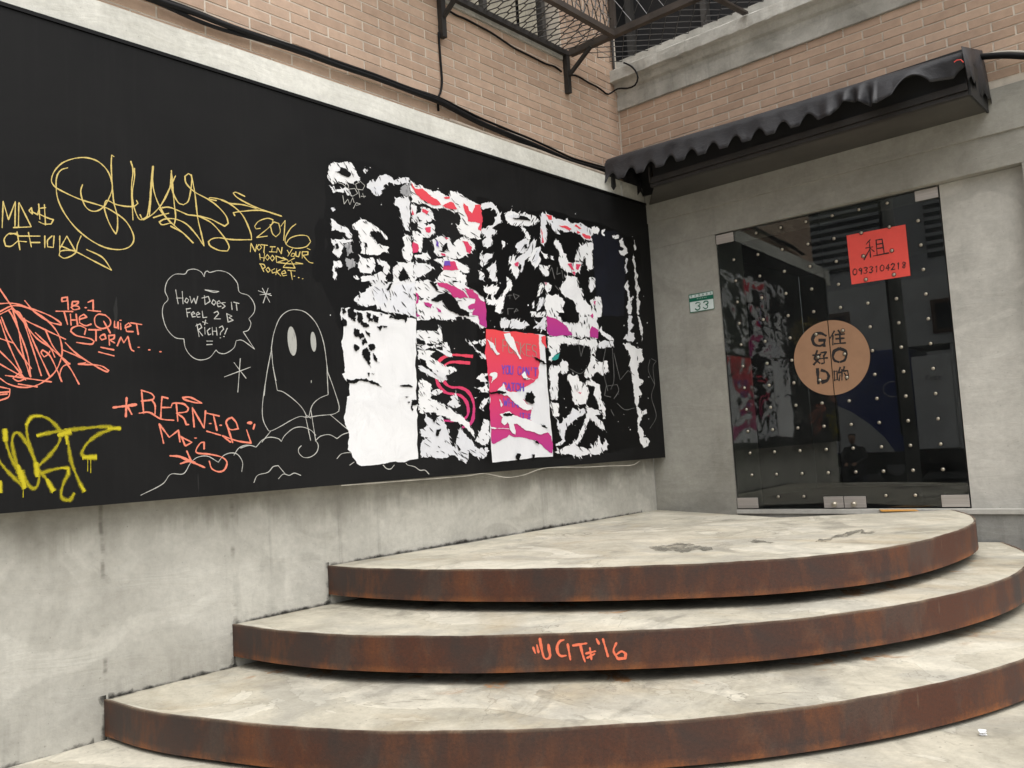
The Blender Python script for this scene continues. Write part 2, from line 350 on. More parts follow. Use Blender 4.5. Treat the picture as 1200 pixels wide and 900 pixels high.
# ================================================================= LEFT WING
XB, XBR, XBD = .133, -.10, .118           # board face, brick face, band face
lw = thing('brick_wing', (-.4,-2.8,GZ), 'brick wing on the left with cream concrete band and rough grey base wall', 'building')
YL = -5.75                                 # free end of the wing
MB().box((0,YL,GZ-.11),(-.6,0.0,.52)).build('base_wall', M['wall'], lw)
MB().box((-.004,YL+.002,.523),(-.6,0.0,2.75)).build('core_wall', M['wall'], lw)
b_ = MB()
b_.box((XBD,YL,2.752),(-.6,-.003,2.985)); b_.build('concrete_band', M['band'], lw)
MB().box((XBR-.004,YL,2.988),(-.6,.02,4.040)).build('mortar_bed', M['mortar'], lw)
# bricks
PX, PZ, JW, JH = .293, .0702, .0115, .0085
def brick_proto(name, L, axis, mat):
    l = L-JW; h = PZ-JH; d = .022; e = .0025
    V = []
    for (dep, ins) in ((-d, 0), (-e, 0), (0, e)):
        for sx, sz in ((-1,-1),(1,-1),(1,1),(-1,1)):
            a = sx*(l/2-ins); z = sz*(h/2-ins)
            V.append((dep, a, z) if axis == 'x' else (a, -dep, z))
    Fc = [(0+4*k+i, 4*k+(i+1) % 4, 4*k+4+(i+1) % 4, 4*k+4+i) for k in (0, 1) for i in range(4)]+[(8,9,10,11)]
    if axis == 'y': Fc = [f[::-1] for f in Fc]
    me = bpy.data.meshes.new(name); me.from_pydata((np.array(V)*S).tolist(), [], Fc); me.update(); me.materials.append(mat); return me
def proj(P):
    d = np.asarray(P)-CAM; z = d@F_; return 600+FPX*(d@R_)/z, 450-FPX*(d@U_)/z
def lay_bricks(parent, axis, plane, u0, u1, z0, z1, uj, zc, skip):
    protos = {}; far = MB(); cnt = 0
    k0 = math.ceil((z0-zc+PZ/2)/PZ); k1 = math.floor((z1-zc-PZ/2)/PZ+.02)
    for k in range(k0, k1+1):
        z = zc+k*PZ; ph = uj+(PX/2 if k % 2 else 0)
        n0 = math.floor((u0-ph)/PX); n1 = math.ceil((u1-ph)/PX)
        for n in range(n0, n1):
            a, b = max(u0, ph+n*PX), min(u1, ph+(n+1)*PX)
            if b-a < .018 or skip(a, b, z): continue
            c = (a+b)/2; L = round(b-a, 3); dep = random.uniform(-.0015, .0015); jz = random.uniform(-.0012, .0012)
            P = (plane+dep, c, z+jz) if axis == 'x' else (c, plane-dep, z+jz)
            px, py = proj(P)
            if L not in protos: protos[L] = brick_proto('brick', L, axis, M['brick'])
            if -30 < px < 1230 and -25 < py < 900 and cnt < 295:
                o = bpy.data.objects.new('brick', protos[L]); COL.objects.link(o); place(o, Vector(P)*S, parent)
                o.rotation_euler = (0, 0, random.uniform(-.004, .004)); cnt += 1
            else:
                me = protos[L]; far.add([np.array(q.co)/S+np.array(P) for q in me.vertices], [tuple(p.vertices) for p in me.polygons])
    if far.v: far.build('brick_courses', M['brick'], parent, kind='stuff')
    return cnt
NB1 = lay_bricks(lw, 'x', XBR, YL+.01, -.004, 3.0, 4.045, -1.937, 3.582, lambda a, b, z: False)
MB().box((XBR+.015,-3.4,4.043),(-.6,-.86,4.115)).build('window_sill', M['cornice'], lw)
# upper wall with a window behind the cage
MB().box((XBR-.004,-.855,4.043),(-.6,.02,6.6)).build('mortar_bed', M['mortar'], lw)
lay_bricks(lw, 'x', XBR, -.85, -.004, 4.03, 5.4, -1.937, 3.582, lambda a, b, z: False)
MB().box((XBR,YL,4.043),(-.6,-3.403,6.6)).build('upper_wall', M['brick'], lw)
MB().box((XBR,-3.4,5.7),(-.6,-.858,6.6)).build('upper_wall', M['brick'], lw)
wi = MB().box((-.30,-3.38,4.118),(-.33,-.88,5.69)).build('window', M['dark'], lw)
for y in (-3.34, -2.52, -1.70, -.92): MB().box((-.22,y-.025,4.119),(-.297,y+.025,5.69)).build('window_frame', M['alu'], wi)
for ya, yb in ((-2.05,-1.73), (-1.66,-1.25), (-1.22,-.98), (-3.2,-2.6)):
    cm = MB(); n = 26
    Vc = [(-.26+.018*math.sin(i*1.9), ya+(yb-ya)*i/n, z) for z in (4.12, 5.6) for i in range(n+1)]
    cm.add(Vc, [(i, i+1, n+2+i, n+1+i) for i in range(n)]).build('curtain', M['curtain'], wi, smooth=True)

# ================================================================= ENTRANCE WING (front)
DX0, DX1, DX2, DH = .80, 2.605, 3.165, 2.40
fw = thing('entrance_building', (1.8,.4,GZ), 'two-storey entrance front with grey concrete wall, brick courses and mouldings', 'building')
MB().box((0.002,0,GZ-.1),(DX0,.5,2.40)).build('door_side_wall', M['front'], fw)
MB().box((0.002,0,2.402),(3.9,.5,2.655)).build('lintel', M['front'], fw)
MB().box((0.125,-.016,2.645),(3.9,.5,2.965)).build('beam', M['front'], fw)
MB().box((DX1+.002,.088,-.03),(DX2,.5,2.399)).build('rendered_panel', M['panel'], fw)
MB().box((DX2+.002,0,GZ-.1),(3.9,.5,2.399)).build('pier', M['front'], fw)
MB().box((DX0+.002,.006,GZ-.1),(DX2,.5,-.033)).build('base_wall', M['base'], fw)
MB().box((DX0+.003,-.012,-.031),(DX2-.001,.087,.002)).build('threshold', M['panel'], fw)
MB().box((-.62,.004,2.967),(3.9,.5,3.80)).build('mortar_bed', M['mortar'], fw)
NB2 = lay_bricks(fw, 'y', 0., XBR+.003, 3.9, 2.97, 3.80, .875, 3.62, lambda a, b, z: False)
# moulded cornice
prof = [(.1,3.795),(-.014,3.795),(-.018,3.80),(-.018,3.925),(-.004,3.94),(-.006,3.975),(-.035,3.99),(-.055,4.02),(-.06,4.045),(-.115,4.055),(-.118,4.062),(-.115,4.160),(-.108,4.166),(.1,4.166)]
nx = 60; Vc = []; Fc = []
for i in range(nx+1):
    x = XBR+(3.9-XBR)*i/nx
    for j, (y, z) in enumerate(prof):
        jit = random.uniform(-.006, .006) if j in (10, 11, 12) else random.uniform(-.001, .001)
        Vc.append((x, y+jit, z+(jit if j < 13 else 0)))
m_ = len(prof)
for i in range(nx):
    for j in range(m_-1): Fc.append((i*m_+j, i*m_+j+1, (i+1)*m_+j+1, (i+1)*m_+j))
Fc += [tuple(range(m_)), tuple(range(nx*m_+m_-1, nx*m_-1, -1))]
obj('cornice', Vc, Fc, M['cornice'], fw)
MB().box((-.62,.022,4.168),(3.9,.5,4.30)).build('upper_wall', M['cornice'], fw)
uw = MB().box((-.62,.30,4.303),(3.9,.33,5.8)).build('upper_window', M['dark'], fw)
for x in (-.06, .75, 1.6, 2.45, 3.3): MB().box((x-.03,.22,4.304),(x+.03,.297,5.8)).build('window_frame', M['alu'], uw)
MB().box((-.62,.022,5.803),(3.9,.5,6.6)).build('upper_wall', M['brick'], fw)
# dark room behind the glass
for a, b, nm in (((DX0-.6,3.2,-.1),(DX2+.3,3.3,2.8),'back_wall'),((DX0-.7,.503,-.1),(DX0-.6,3.197,2.8),'side_wall'),((DX2+.3,.503,-.1),(DX2+.4,3.197,2.8),'side_wall'),
                 ((DX0-.6,.503,2.5),(DX2+.3,3.197,2.6),'room_ceiling'),((DX0-.6,.503,-.12),(DX2+.3,3.197,-.03),'room_floor')):
    MB().box(a, b).build(nm, M['dark'], fw)

# ================================================================= curved steps
OUT = [
 [(0,-3.665),(.2,-3.668),(.55,-3.625),(.946,-3.525),(1.531,-3.287),(2.03,-3.0),(2.367,-2.735),(2.645,-2.375),(2.803,-1.965),(2.873,-1.437),(2.861,-.918),(2.745,-.47),(2.58,-.14),(2.50,-.006)],
 [(0,-4.30),(.4,-4.275),(.816,-4.19),(1.369,-3.96),(1.815,-3.675),(2.239,-3.365),(2.61,-2.965),(2.922,-2.43),(3.099,-1.881),(3.165,-1.365),(3.12,-.8),(3.0,-.40),(2.80,-.006)],
 [(0,-4.985),(.36,-4.965),(.721,-4.888),(1.422,-4.655),(2.012,-4.30),(2.50,-3.88),(2.84,-3.48),(3.13,-3.0),(3.34,-2.476),(3.45,-1.9),(3.46,-1.3),(3.38,-.7),(3.2,-.006)]]
def resample(P, n):
    P = np.array(spline(P, .02, 170)); d = np.r_[0, np.cumsum(np.linalg.norm(np.diff(P, axis=0), axis=1))]
    s = np.linspace(0, d[-1], n); return np.c_[np.interp(s, d, P[:, 0]), np.interp(s, d, P[:, 1])], d[-1]
def inset(P, a):
    t = np.gradient(P, axis=0); t /= np.linalg.norm(t, axis=1)[:, None]; Q = P+np.c_[-t[:, 1], t[:, 0]]*a
    Q[:, 0] = np.maximum(Q[:, 0], .0); Q[:, 1] = np.minimum(Q[:, 1], -.004); return Q
NS = 200; CUR = [resample(o, NS) for o in OUT]
step_lab = ['top curved concrete step with rusted steel edge, the landing in front of the glass doors',
            'middle curved concrete step with rusted steel edge bearing orange lettering',
            'lowest and widest curved concrete step with rusted steel edge']
STEPS = []
for k in range(3):
    P, L = CUR[k]; zt = -H*k; zb = zt-H if k < 2 else GZ
    st = thing('curved_step', (1.3,-1.8,zb), step_lab[k], 'step', 'curved entrance steps'); STEPS.append(st)
    # tread: rings from the outer edge to just under the step above
    inn = inset(CUR[k-1][0], .12) if k else inset(P, 1.2)
    Q = inset(P, .012); rows = 7; Vt = []; uv = []; Ft = []
    for j in range(rows):
        f = j/(rows-1)
        for i in range(NS):
            q = Q[i]*(1-f)+inn[i]*f; Vt.append((q[0], q[1], zt-.001+random.uniform(-.0008, .0008))); uv.append((L*S*i/NS, f*(1.0 if k else .2)))
    for j in range(rows-1):
        for i in range(NS-1): Ft.append((j*NS+i, j*NS+i+1, (j+1)*NS+i+1, (j+1)*NS+i))
    b0 = len(Vt); Vt.append((.0, -.004, zt-.001)); uv.append((0, .2 if not k else 1))
    for i in range(NS-1): Ft.append(((rows-1)*NS+i, (rows-1)*NS+i+1, b0))
    obj('concrete_tread', Vt, Ft, M['tread'], st, uv=uv)
    # steel edge plate
    I2 = inset(P, .0125); Vf = []; uf = []; Ff = []
    for i in range(NS):
        u = L*S*i/NS; wv = .0015*math.sin(i*.37)+.001*math.sin(i*1.3)
        for (q, z, v) in ((P[i], zt-T_FAS, 0), (P[i], zt+wv*.6+.001, 1), (I2[i], zt+wv*.6+.001, 1), (I2[i], zt-T_FAS, 0)):
            Vf.append((q[0], q[1], z)); uf.append((u, v))
    for i in range(NS-1):
        for j in range(4): Ff.append((i*4+j, i*4+(j+1) % 4, (i+1)*4+(j+1) % 4, (i+1)*4+j)[::-1])
    Ff += [(0,1,2,3), tuple((NS-1)*4+j for j in (3,2,1,0))]
    obj('steel_edge', Vf, Ff, M['rust'], st, uv=uf)
    # recessed base and slab underside, coloured near-black to paint in the gap's shade
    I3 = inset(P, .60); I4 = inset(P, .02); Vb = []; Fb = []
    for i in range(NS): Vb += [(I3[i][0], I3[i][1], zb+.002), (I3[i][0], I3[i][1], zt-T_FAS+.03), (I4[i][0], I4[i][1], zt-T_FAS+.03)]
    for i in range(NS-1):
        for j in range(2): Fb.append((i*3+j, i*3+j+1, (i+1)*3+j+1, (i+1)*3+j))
    obj('recessed_base', Vb, Fb, M['gap_shade'], st)
# ---------------------------------------------------------------- flat strokes
def ribbon(path, width, place_fn, off0, ramp=.0003, step=.5, taper=True, corner=62):
    """path in pixels -> quads laid on a surface by place_fn(px, offset). Returns verts, faces, uvs."""
    P = spline(path, step, corner) if len(path) > 1 else [np.array(path[0], float)-[width*.3, 0], np.array(path[0], float)+[width*.3, 0]]
    P = [P[0]]+[P[i] for i in range(1, len(P)) if np.linalg.norm(P[i]-P[i-1]) > 1e-3]
    if len(P) < 2: return [], [], []
    a = P[0]-P[1]; b = P[-1]-P[-2]
    P = [P[0]+a/np.linalg.norm(a)*width*.45]+P+[P[-1]+b/np.linalg.norm(b)*width*.45]
    V = []; uv = []; n = len(P); s = 0; ph = random.random()*6
    for i, p in enumerate(P):
        t = P[min(i+1, n-1)]-P[max(i-1, 0)]; t = t/(np.linalg.norm(t)+1e-9); nn = np.array([-t[1], t[0]])
        if i: s += np.linalg.norm(P[i]-P[i-1])
        wd = width*.46*(.88+.20*math.sin(s*.17+ph)+.10*math.sin(s*.61+ph*2)+.05*math.sin(s*1.7))
        if taper and (i == 0 or i == n-1): wd *= .45
        o = off0+ramp*i/n
        V += [place_fn(p+nn*wd, o), place_fn(p-nn*wd, o)]; uv += [(s*.06+ph, -1), (s*.06+ph, 1)]
    return V, [(2*i, 2*i+1, 2*i+3, 2*i+2) for i in range(n-1)], uv
def strokes(name, data, width, mat, parent, place_fn, off0, label=None, org=(0,0), sc=6., corner=62, gap=4.5, **k):
    """each cluster of touching or neighbouring strokes (a word, a tag) is one part"""
    S_ = []
    for st in data:
        w_ = width
        if isinstance(st, tuple) and isinstance(st[0], (int, float)) and isinstance(st[1], list): w_, st = st
        S_.append((w_, [(org[0]+x/sc, org[1]+y/sc) for x, y in st]))
    dense = [np.array(spline(p, 1.5, corner) if len(p) > 1 else p) for _, p in S_]
    gr = list(range(len(S_)))
    for a in range(len(S_)):
        for b in range(a):
            if gr[a] != gr[b] and np.min(np.linalg.norm(dense[a][:, None]-dense[b][None], axis=2)) < gap+width:
                ga, gb = gr[a], gr[b]; gr = [gb if g == ga else g for g in gr]
    res = []
    for g in sorted(set(gr)):
        V = []; Fc = []; UV = []
        for j in range(len(S_)):
            if gr[j] != g: continue
            v, f, u = ribbon(S_[j][1], S_[j][0], place_fn, off0+.00012*(j % 12), corner=corner, **k); b = len(V)
            V += v; UV += u; Fc += [tuple(i+b for i in q) for q in f]
        res.append(obj(name, V, Fc, mat, parent, uv=UV, label=label if not res else None))
    return res
def nums(s):                       # "x,y x,y | x,y x,y" -> list of point lists
    return [[tuple(float(q) for q in p.split(',')) for p in part.split()] for part in s.split('|') if part.strip()]
def on_board(p, o=0.): return un(p, 0, XB+o)
def leaf_y(x): return YG-TILT*(x-DXM)          # the door set stands slightly skewed in its opening
def on_glass(p, o=0.):
    q = un(p, 1, YG)
    for _ in range(3): q = un(p, 1, leaf_y(q[0])-o)
    return q
def on_front(p, o=0.): return un(p, 1, -o)
STEP1 = CUR[1][0]; SPX = np.array([proj((q[0], q[1], -H-.08))[0] for q in STEP1])
def on_edge(p, o=0.):
    i = int(np.argmin(np.abs(SPX-p[0])+np.where(np.arange(NS) > 150, 1e4, 0))); i = min(max(i, 1), NS-2)
    t = STEP1[i+1]-STEP1[i-1]; t /= np.linalg.norm(t); n = np.array([t[1], -t[0]]); q = STEP1[i]+n*o
    d = F_+(p[0]-600)/FPX*R_-(p[1]-450)/FPX*U_
    k = ((q-CAM[:2])@n)/(d[:2]@n); return CAM+k*d
strokes('lettering', nums('675,478 681,494|688,470 693,492|698,447 704,480 711,508 719,516 729,514 734,504 731,486 728,468|780,450 768,455 759,472 761,494 772,506 788,505|796,466 805,517|816,469 860,462|840,466 848,500 856,524|862,497 891,490|874,480 879,516|866,512 888,500|898,448 905,462|920,448 937,506|966,462 957,488 972,516 998,514 1000,498 985,490 966,502'),
        3.5, M['m_orange'], STEPS[1], on_edge, .0012, 'orange marker writing UCIT 16', (400,600), 3.)

# old dark damp spots and cracks on the landing
def damp_mat():
    t = NT('damp_concrete'); n = t.noise((16, 16, 1), 8, .7, .5)
    return t.done((.13,.122,.098), .55, None, alpha=t.ramp(n, .36, .58, .95, .15))
M['damp'] = damp_mat()
def ground_patch(pts, mat, parent, z):
    P = fract(pts, .10); n = len(P); T = [un(p, 2, z) for p in P]; B_ = [un(p, 2, z-.0009) for p in P]
    tri = tessellate_polygon([[Vector((p[0], p[1], 0)) for p in P]])
    obj('damp_stain', T+B_, [tuple(t) for t in tri]+[(i, (i+1) % n, n+(i+1) % n, n+i) for i in range(n)], M[mat], parent)
def fract(P, amp, depth=4):
    out = []
    def mid(a, b, d, am):
        L = np.linalg.norm(b-a)
        if d == 0 or L < .5: return [a]
        n = np.array([-(b-a)[1], (b-a)[0]])/(L+1e-9); m = (a+b)/2+n*random.gauss(0, 1)*min(am*L*.8, .8)
        return mid(a, m, d-1, am)+mid(m, b, d-1, am)
    P = [np.array(p, float) for p in P]
    for i in range(len(P)): out += mid(P[i], P[(i+1) % len(P)], depth, amp)
    return out
for pts in ([(757,641),(775,638.5),(790,637),(815,639),(834,641),(836,644),(812,645),(800,648),(780,646),(765,644)],
            [(874,634.2),(890,633.2),(908,635),(900,636.4),(885,636)],
            [(955,634.5),(975,629),(990,625),(1010,620),(1014,622.5),(1000,626),(985,629),(968,635)],
            [(1010,622),(1026,623),(1020,625.5),(1008,625)]):
    ground_patch(pts, 'damp', STEPS[0], .0016)

# grime along the joint between steps and wall, and round the ends of the steel edges
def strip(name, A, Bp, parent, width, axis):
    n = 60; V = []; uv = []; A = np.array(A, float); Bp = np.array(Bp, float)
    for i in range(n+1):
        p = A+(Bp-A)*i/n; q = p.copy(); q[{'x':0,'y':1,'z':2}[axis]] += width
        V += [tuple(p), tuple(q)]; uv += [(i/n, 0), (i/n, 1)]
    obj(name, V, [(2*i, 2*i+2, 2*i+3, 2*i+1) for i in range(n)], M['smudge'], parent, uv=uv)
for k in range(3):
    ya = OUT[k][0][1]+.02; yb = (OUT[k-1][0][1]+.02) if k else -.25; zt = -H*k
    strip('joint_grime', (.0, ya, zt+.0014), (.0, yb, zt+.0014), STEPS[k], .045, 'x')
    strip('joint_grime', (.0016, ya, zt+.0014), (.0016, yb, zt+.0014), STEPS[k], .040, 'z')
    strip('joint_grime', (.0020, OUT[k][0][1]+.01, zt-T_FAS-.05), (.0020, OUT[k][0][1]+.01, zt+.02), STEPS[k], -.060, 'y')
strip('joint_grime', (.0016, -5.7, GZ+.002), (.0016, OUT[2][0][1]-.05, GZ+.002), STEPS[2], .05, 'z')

# ================================================================= black board
bd = thing('display_board', (XB-.06,-2.85,.478), 'long black painted board on the left wall, covered in marker tags and torn posters', 'board')
c_tr, c_br, c_tl, c_bl = un((762,243),0,XB), un((780,536),0,XB), un((-18,1.5),0,XB), un((-18,603.5),0,XB)
Vb = [tuple(c_tl),tuple(c_tr),tuple(c_br),tuple(c_bl)]
for q in list(Vb): Vb.append((.004, q[1], q[2]))
Vb[1] = (XB, -.004, Vb[1][2]); Vb[2] = (XB, -.004, Vb[2][2]); Vb[5] = (.004, -.004, Vb[5][2]); Vb[6] = (.004, -.004, Vb[6][2])
obj('panel', Vb, [(0,3,2,1),(0,1,5,4),(2,3,7,6),(1,2,6,5),(3,0,4,7)], M['board'], bd)
tv = MB(); a = Vector(Vb[0]); b = Vector(Vb[1])
for (p0, p1, hh) in ((a, b, .022),):
    tv.add([p0+Vector((-.05,0,.003)), p1+Vector((-.05,0,.003)), p1+Vector((.007,0,.003)), p0+Vector((.007,0,.003)), p0+Vector((-.05,0,hh)), p1+Vector((-.05,0,hh)), p1+Vector((.007,0,hh)), p0+Vector((.007,0,hh))],
           [(3,2,1,0),(4,5,6,7),(2,3,7,6),(0,1,5,4),(1,2,6,5),(3,0,4,7)])
tv.build('top_trim', M['blackpaint'], bd)
# a pale wire hanging along the foot of the board
strokes('loose_wire', nums('0,807 160,795 420,775 500,765 580,778 640,770 720,745 860,742 940,738 1020,735 1050,720'), .9, M['cablepale'], bd, lambda p, o: un(p, 0, XB+.004+o), 0, None, (400,300), 3.)

# ---- polygons (torn paper)
SCN = [0]
def scrap(name, P, mat, parent, off, org, sc, amp=.11, uvz=None, straight=False, fn=on_board, kind=None):
    P = [(org[0]+x/sc, org[1]+y/sc) for x, y in P]
    if not straight: P = fract(P, amp)
    SCN[0] += 1; o = off+(SCN[0] % 24)*.00004; n = len(P)
    T = [fn(p, o) for p in P]; B = [fn(p, o-.0011) for p in P]
    tri = tessellate_polygon([[Vector((p[0], p[1], 0)) for p in P]])
    Fc = [tuple(t) for t in tri]+[(i, (i+1) % n, n+(i+1) % n, n+i) for i in range(n)]
    uv = None
    if uvz: uv = [(0, (q[2]-uvz[0])/(uvz[1]-uvz[0])) for q in T+B]
    return obj(name, T+B, Fc, mat, parent, uv=uv, kind=kind)
ZA, ZB, ZC, ZD, ZE = ((380,180), 6.), ((560,220), 6.), ((390,330), 6.), ((560,370), 1200/220.), ((390,420), 6.)
# ---- fresh black paint patches rolled round the posters
for nm, m_, pol, (org, sc) in (
  ('paint_patch','blackpaint','20,60 60,20 220,50 330,70 420,110 520,140 600,160 620,880 640,1240 560,1300 420,1290 200,1330 130,1260 60,1080 20,1000 -20,900 0,700 30,640 0,560 10,300 10,150',ZA),
  ('paint_patch','blackpaint','0,450 -40,460 -70,520 -60,640 -90,740 -80,860 -60,900 0,900',ZA),
  ('paint_patch','blackpaint','-10,60 100,90 200,150 300,170 440,160 600,180 760,230 860,250 960,300 1040,340 1120,360 1150,520 1150,900 1160,1500 1140,1800 1000,1850 700,1880 520,1900 60,1930 -10,1500 0,600',ZB),
  ('paint_patch','bluepaint','805,330 860,300 960,300 1030,360 1040,600 1030,900 880,900 830,760 815,560',ZB)):
    scrap(nm, nums(pol)[0], M[m_], bd, .0004 if m_ == 'blackpaint' else .0013, org, sc, .05)

POST = {}
plab = {'11':'upper left poster almost torn away, ragged white patches on black',
 '12':'tall mostly blank white poster sheet with black flecks at lower left of the poster wall',
 '21':'torn upper poster with red corner shapes and a pink slash at its foot',
 '22':'torn poster in the lower row with a pink and red double-lined S curve',
 '31':'torn upper poster of black and white curling shreds between two red-marked ones',
 '32':'red and magenta lower poster with violet words, torn white across the middle',
 '41':'torn upper poster with thin red strips on top and a magenta corner below',
 '42':'torn white poster in the lower row with branching shreds and a tiny teal spot',
 '51':'last upper poster towards the door, only thin white vertical shreds left over dark blue',
 '52':'last lower poster towards the door, one long jagged white strip'}
pbox = {'11':(388,195,487,385),'12':(398,362,490,545),'21':(483,215,570,385),'22':(489,375,575,538),'31':(567,238,640,388),'32':(570,385,648,542),'41':(634,250,708,396),'42':(642,392,712,540),'51':(695,268,762,396),'52':(708,395,764,525)}
for k, b in pbox.items():
    q0 = un(((b[0]+b[2])/2, b[3]), 0, XB)
    POST[k] = thing('torn_poster', q0, plab[k], 'poster', 'torn posters pasted on the black board')
    za, zb = un(((b[0]+b[2])/2, b[3]), 0, XB)[2], un(((b[0]+b[2])/2, b[1]), 0, XB)[2]; POST[k+'z'] = (za, zb)
SHW, SHB = {}, {}
def shred(key, P, Z):
    P = [np.array((Z[0][0]+x/Z[1], Z[0][1]+y/Z[1])) for x, y in P]; A = sum(P[i][0]*P[(i+1) % len(P)][1]-P[(i+1) % len(P)][0]*P[i][1] for i in range(len(P)))
    sg = 1 if A > 0 else -1; cd_ = {'1':(.5,.85),'2':(.55,.8),'3':(-.45,.9),'4':(.35,.95),'5':(.1,1)}[key[0]]
    for i in range(len(P)):
        a, b = P[i], P[(i+1) % len(P)]; L = np.linalg.norm(b-a)
        if L < .4: continue
        nrm = np.array([(b-a)[1], -(b-a)[0]])/L*sg            # outward
        for _ in range(int(L/6.5+random.random())):
            m = a+(b-a)*random.random(); d = np.array(cd_)+np.array([random.gauss(0,.16), random.gauss(0,.16)]); d /= np.linalg.norm(d)
            if d@nrm < 0: d = -d
            if d@nrm < .15: d = d+nrm*.4
            wv = random.uniform(.45, 1.1); ln = random.uniform(1.4, 4.6)*(.35 if key[0] == '5' else 1); t = (b-a)/L
            if random.random() < .5: SHW.setdefault(key, []).append([m-t*wv-d*.4, m+t*wv-d*.4, m+d*ln])
            else: SHB.setdefault(key, []).append([m-t*wv+d*.5, m+t*wv+d*.5, m-d*ln*1.2])
def inside(p, P):
    c = False; n = len(P)
    for i in range(n):
        a, b = P[i], P[(i+1) % n]
        if (a[1] > p[1]) != (b[1] > p[1]) and p[0] < (b[0]-a[0])*(p[1]-a[1])/(b[1]-a[1]+1e-12)+a[0]: c = not c
    return c
def slits(key, P, Z):
    P = [np.array((Z[0][0]+x/Z[1], Z[0][1]+y/Z[1])) for x, y in P]
    A = abs(sum(P[i][0]*P[(i+1) % len(P)][1]-P[(i+1) % len(P)][0]*P[i][1] for i in range(len(P))))/2
    lo = np.min(P, axis=0); hi = np.max(P, axis=0); cd_ = {'1':(.5,.85),'2':(.75,.6),'3':(-.45,.9),'4':(.35,.95),'5':(.1,1)}[key[0]]
    for _ in range(int(A/55)):
        m = lo+(hi-lo)*np.random.rand(2)
        if not inside(m, P): continue
        d = np.array(cd_)+np.random.randn(2)*.22; d /= np.linalg.norm(d); n = np.array([-d[1], d[0]]); ln = random.uniform(1.2, 5.5); wv = random.uniform(.22, .75)
        Q = [m-d*ln, m-d*ln*.2+n*wv*random.uniform(.6, 1.3), m+d*ln*.5+n*wv*.6, m+d*ln, m+d*ln*.2-n*wv*random.uniform(.4, 1.2), m-d*ln*.5-n*wv*.7]
        SHB.setdefault(key, []).append(Q)
np.random.seed(5)
def W(key, Z, s, kind='paper', amp=.12, **k):
    if kind == 'paper' and key not in ('12', '32'):
        for P in nums(s): slits(key, P, Z)
    if kind == 'paper' and key not in ('12', '32'):
        for P in nums(s): shred(key, P, Z)
    off = {'paper':.0022,'thin':.0022,'scrape':.0024,'print':.0046,'black':.0060,'violet':.0072,'teal':.0072,'greyink':.0072}[kind]
    nm = {'paper':'paper_scrap','thin':'paper_scrap','scrape':'scraped_paper','print':'printed_patch','black':'torn_gap','violet':'ink_patch','teal':'ink_patch','greyink':'ink_patch'}[kind]
    for P in nums(s): scrap(nm, P, M['blackpaint' if kind == 'black' else kind], POST[key], off, Z[0], Z[1], amp, POST[key+'z'] if kind == 'print' else None, **k)
W('11',ZA,'35,80 60,60 110,65 160,55 195,70 215,105 235,150 250,190 215,195 190,210 160,200 150,225 130,200 100,195 85,210 60,215 35,190 25,130|50,240 65,225 75,250 110,250 150,235 185,275 190,300 165,295 150,270 110,270 60,280|272,115 290,98 308,120 290,143|500,315 530,305 560,315 600,290 603,550 575,540 550,500 540,450 530,400 520,370 500,365|45,455 60,460 90,490 140,515 170,530 190,560 190,600 160,595 150,560 110,550 80,535 50,540|195,500 230,480 265,462 310,480 360,510 410,550 440,580 445,605 420,600 410,570 380,545 330,545 320,580 350,600 370,640 410,645 455,660 440,690 400,700 350,710 300,710 255,700 255,650 250,600 240,540 205,530|50,610 110,605 195,605 190,620 130,630 125,700 105,740 75,710 55,690 70,650|65,750 90,755 105,745 130,780 120,800 85,790 75,830 90,850 75,890 60,870 60,800|255,720 300,740 340,730 360,790 350,810 330,840 290,840 250,830 235,800|370,740 440,760 460,790 460,830 430,870 450,900 260,900 255,870 300,860 350,850 410,825 420,790 380,780|550,590 580,570 605,580 612,650 615,740 590,760 560,740 548,690 565,650|485,800 520,765 600,760 628,765 632,900 600,900 590,850 550,795 520,870 530,900 480,900|205,860 225,855 245,885 210,880|45,385 70,375 80,395 60,408')
W('11',ZA,'320,190 345,180 360,200 400,155 430,145 480,170 490,190 540,175 595,170 600,210 550,215 500,215 460,200 430,215 420,250 395,255 405,280 385,300 345,285 320,250 300,240 300,215','paper')
W('11',ZA,'305,240 400,225 415,252 392,258 402,282 384,297 345,282 320,250','thin'); W('11',ZA,'555,225 600,215 603,300 570,300 540,280|140,640 185,625 200,700 160,720|150,730 210,740 215,800 170,820','scrape',.3)
W('11',ZA,'75,125 110,120 115,95 160,115 190,145 150,160 110,140|270,620 300,630 305,660 285,655|75,640 95,630 105,660 85,670|350,560 400,575 425,610 400,625 360,610','black')
W('11',ZC,'150,120 190,80 230,70 280,30 260,-8 360,-8 380,20 420,-8 580,-8 585,250 540,240 510,225 500,240 460,225 400,220 340,200 310,195 300,160 280,170 240,180 190,165 150,135')
W('11',ZC,'430,30 580,10 584,246 540,236 500,224 460,222 410,215 400,150|290,30 400,60 380,150 330,160 290,110','thin',.05)
W('11',ZC,'370,50 400,15 420,10 405,45 385,65','black')
W('12',ZC,'58,185 110,180 180,205 260,205 330,215 400,230 460,270 520,250 585,262 592,700 600,1245 480,1270 330,1285 200,1297 170,1280 145,1240 130,1200 105,1180 115,1100 110,1050 85,1000 78,960 95,870 100,810 120,800 118,720 95,700 65,650 85,640 80,560 60,420 70,400 75,310 60,270','paper',.06)
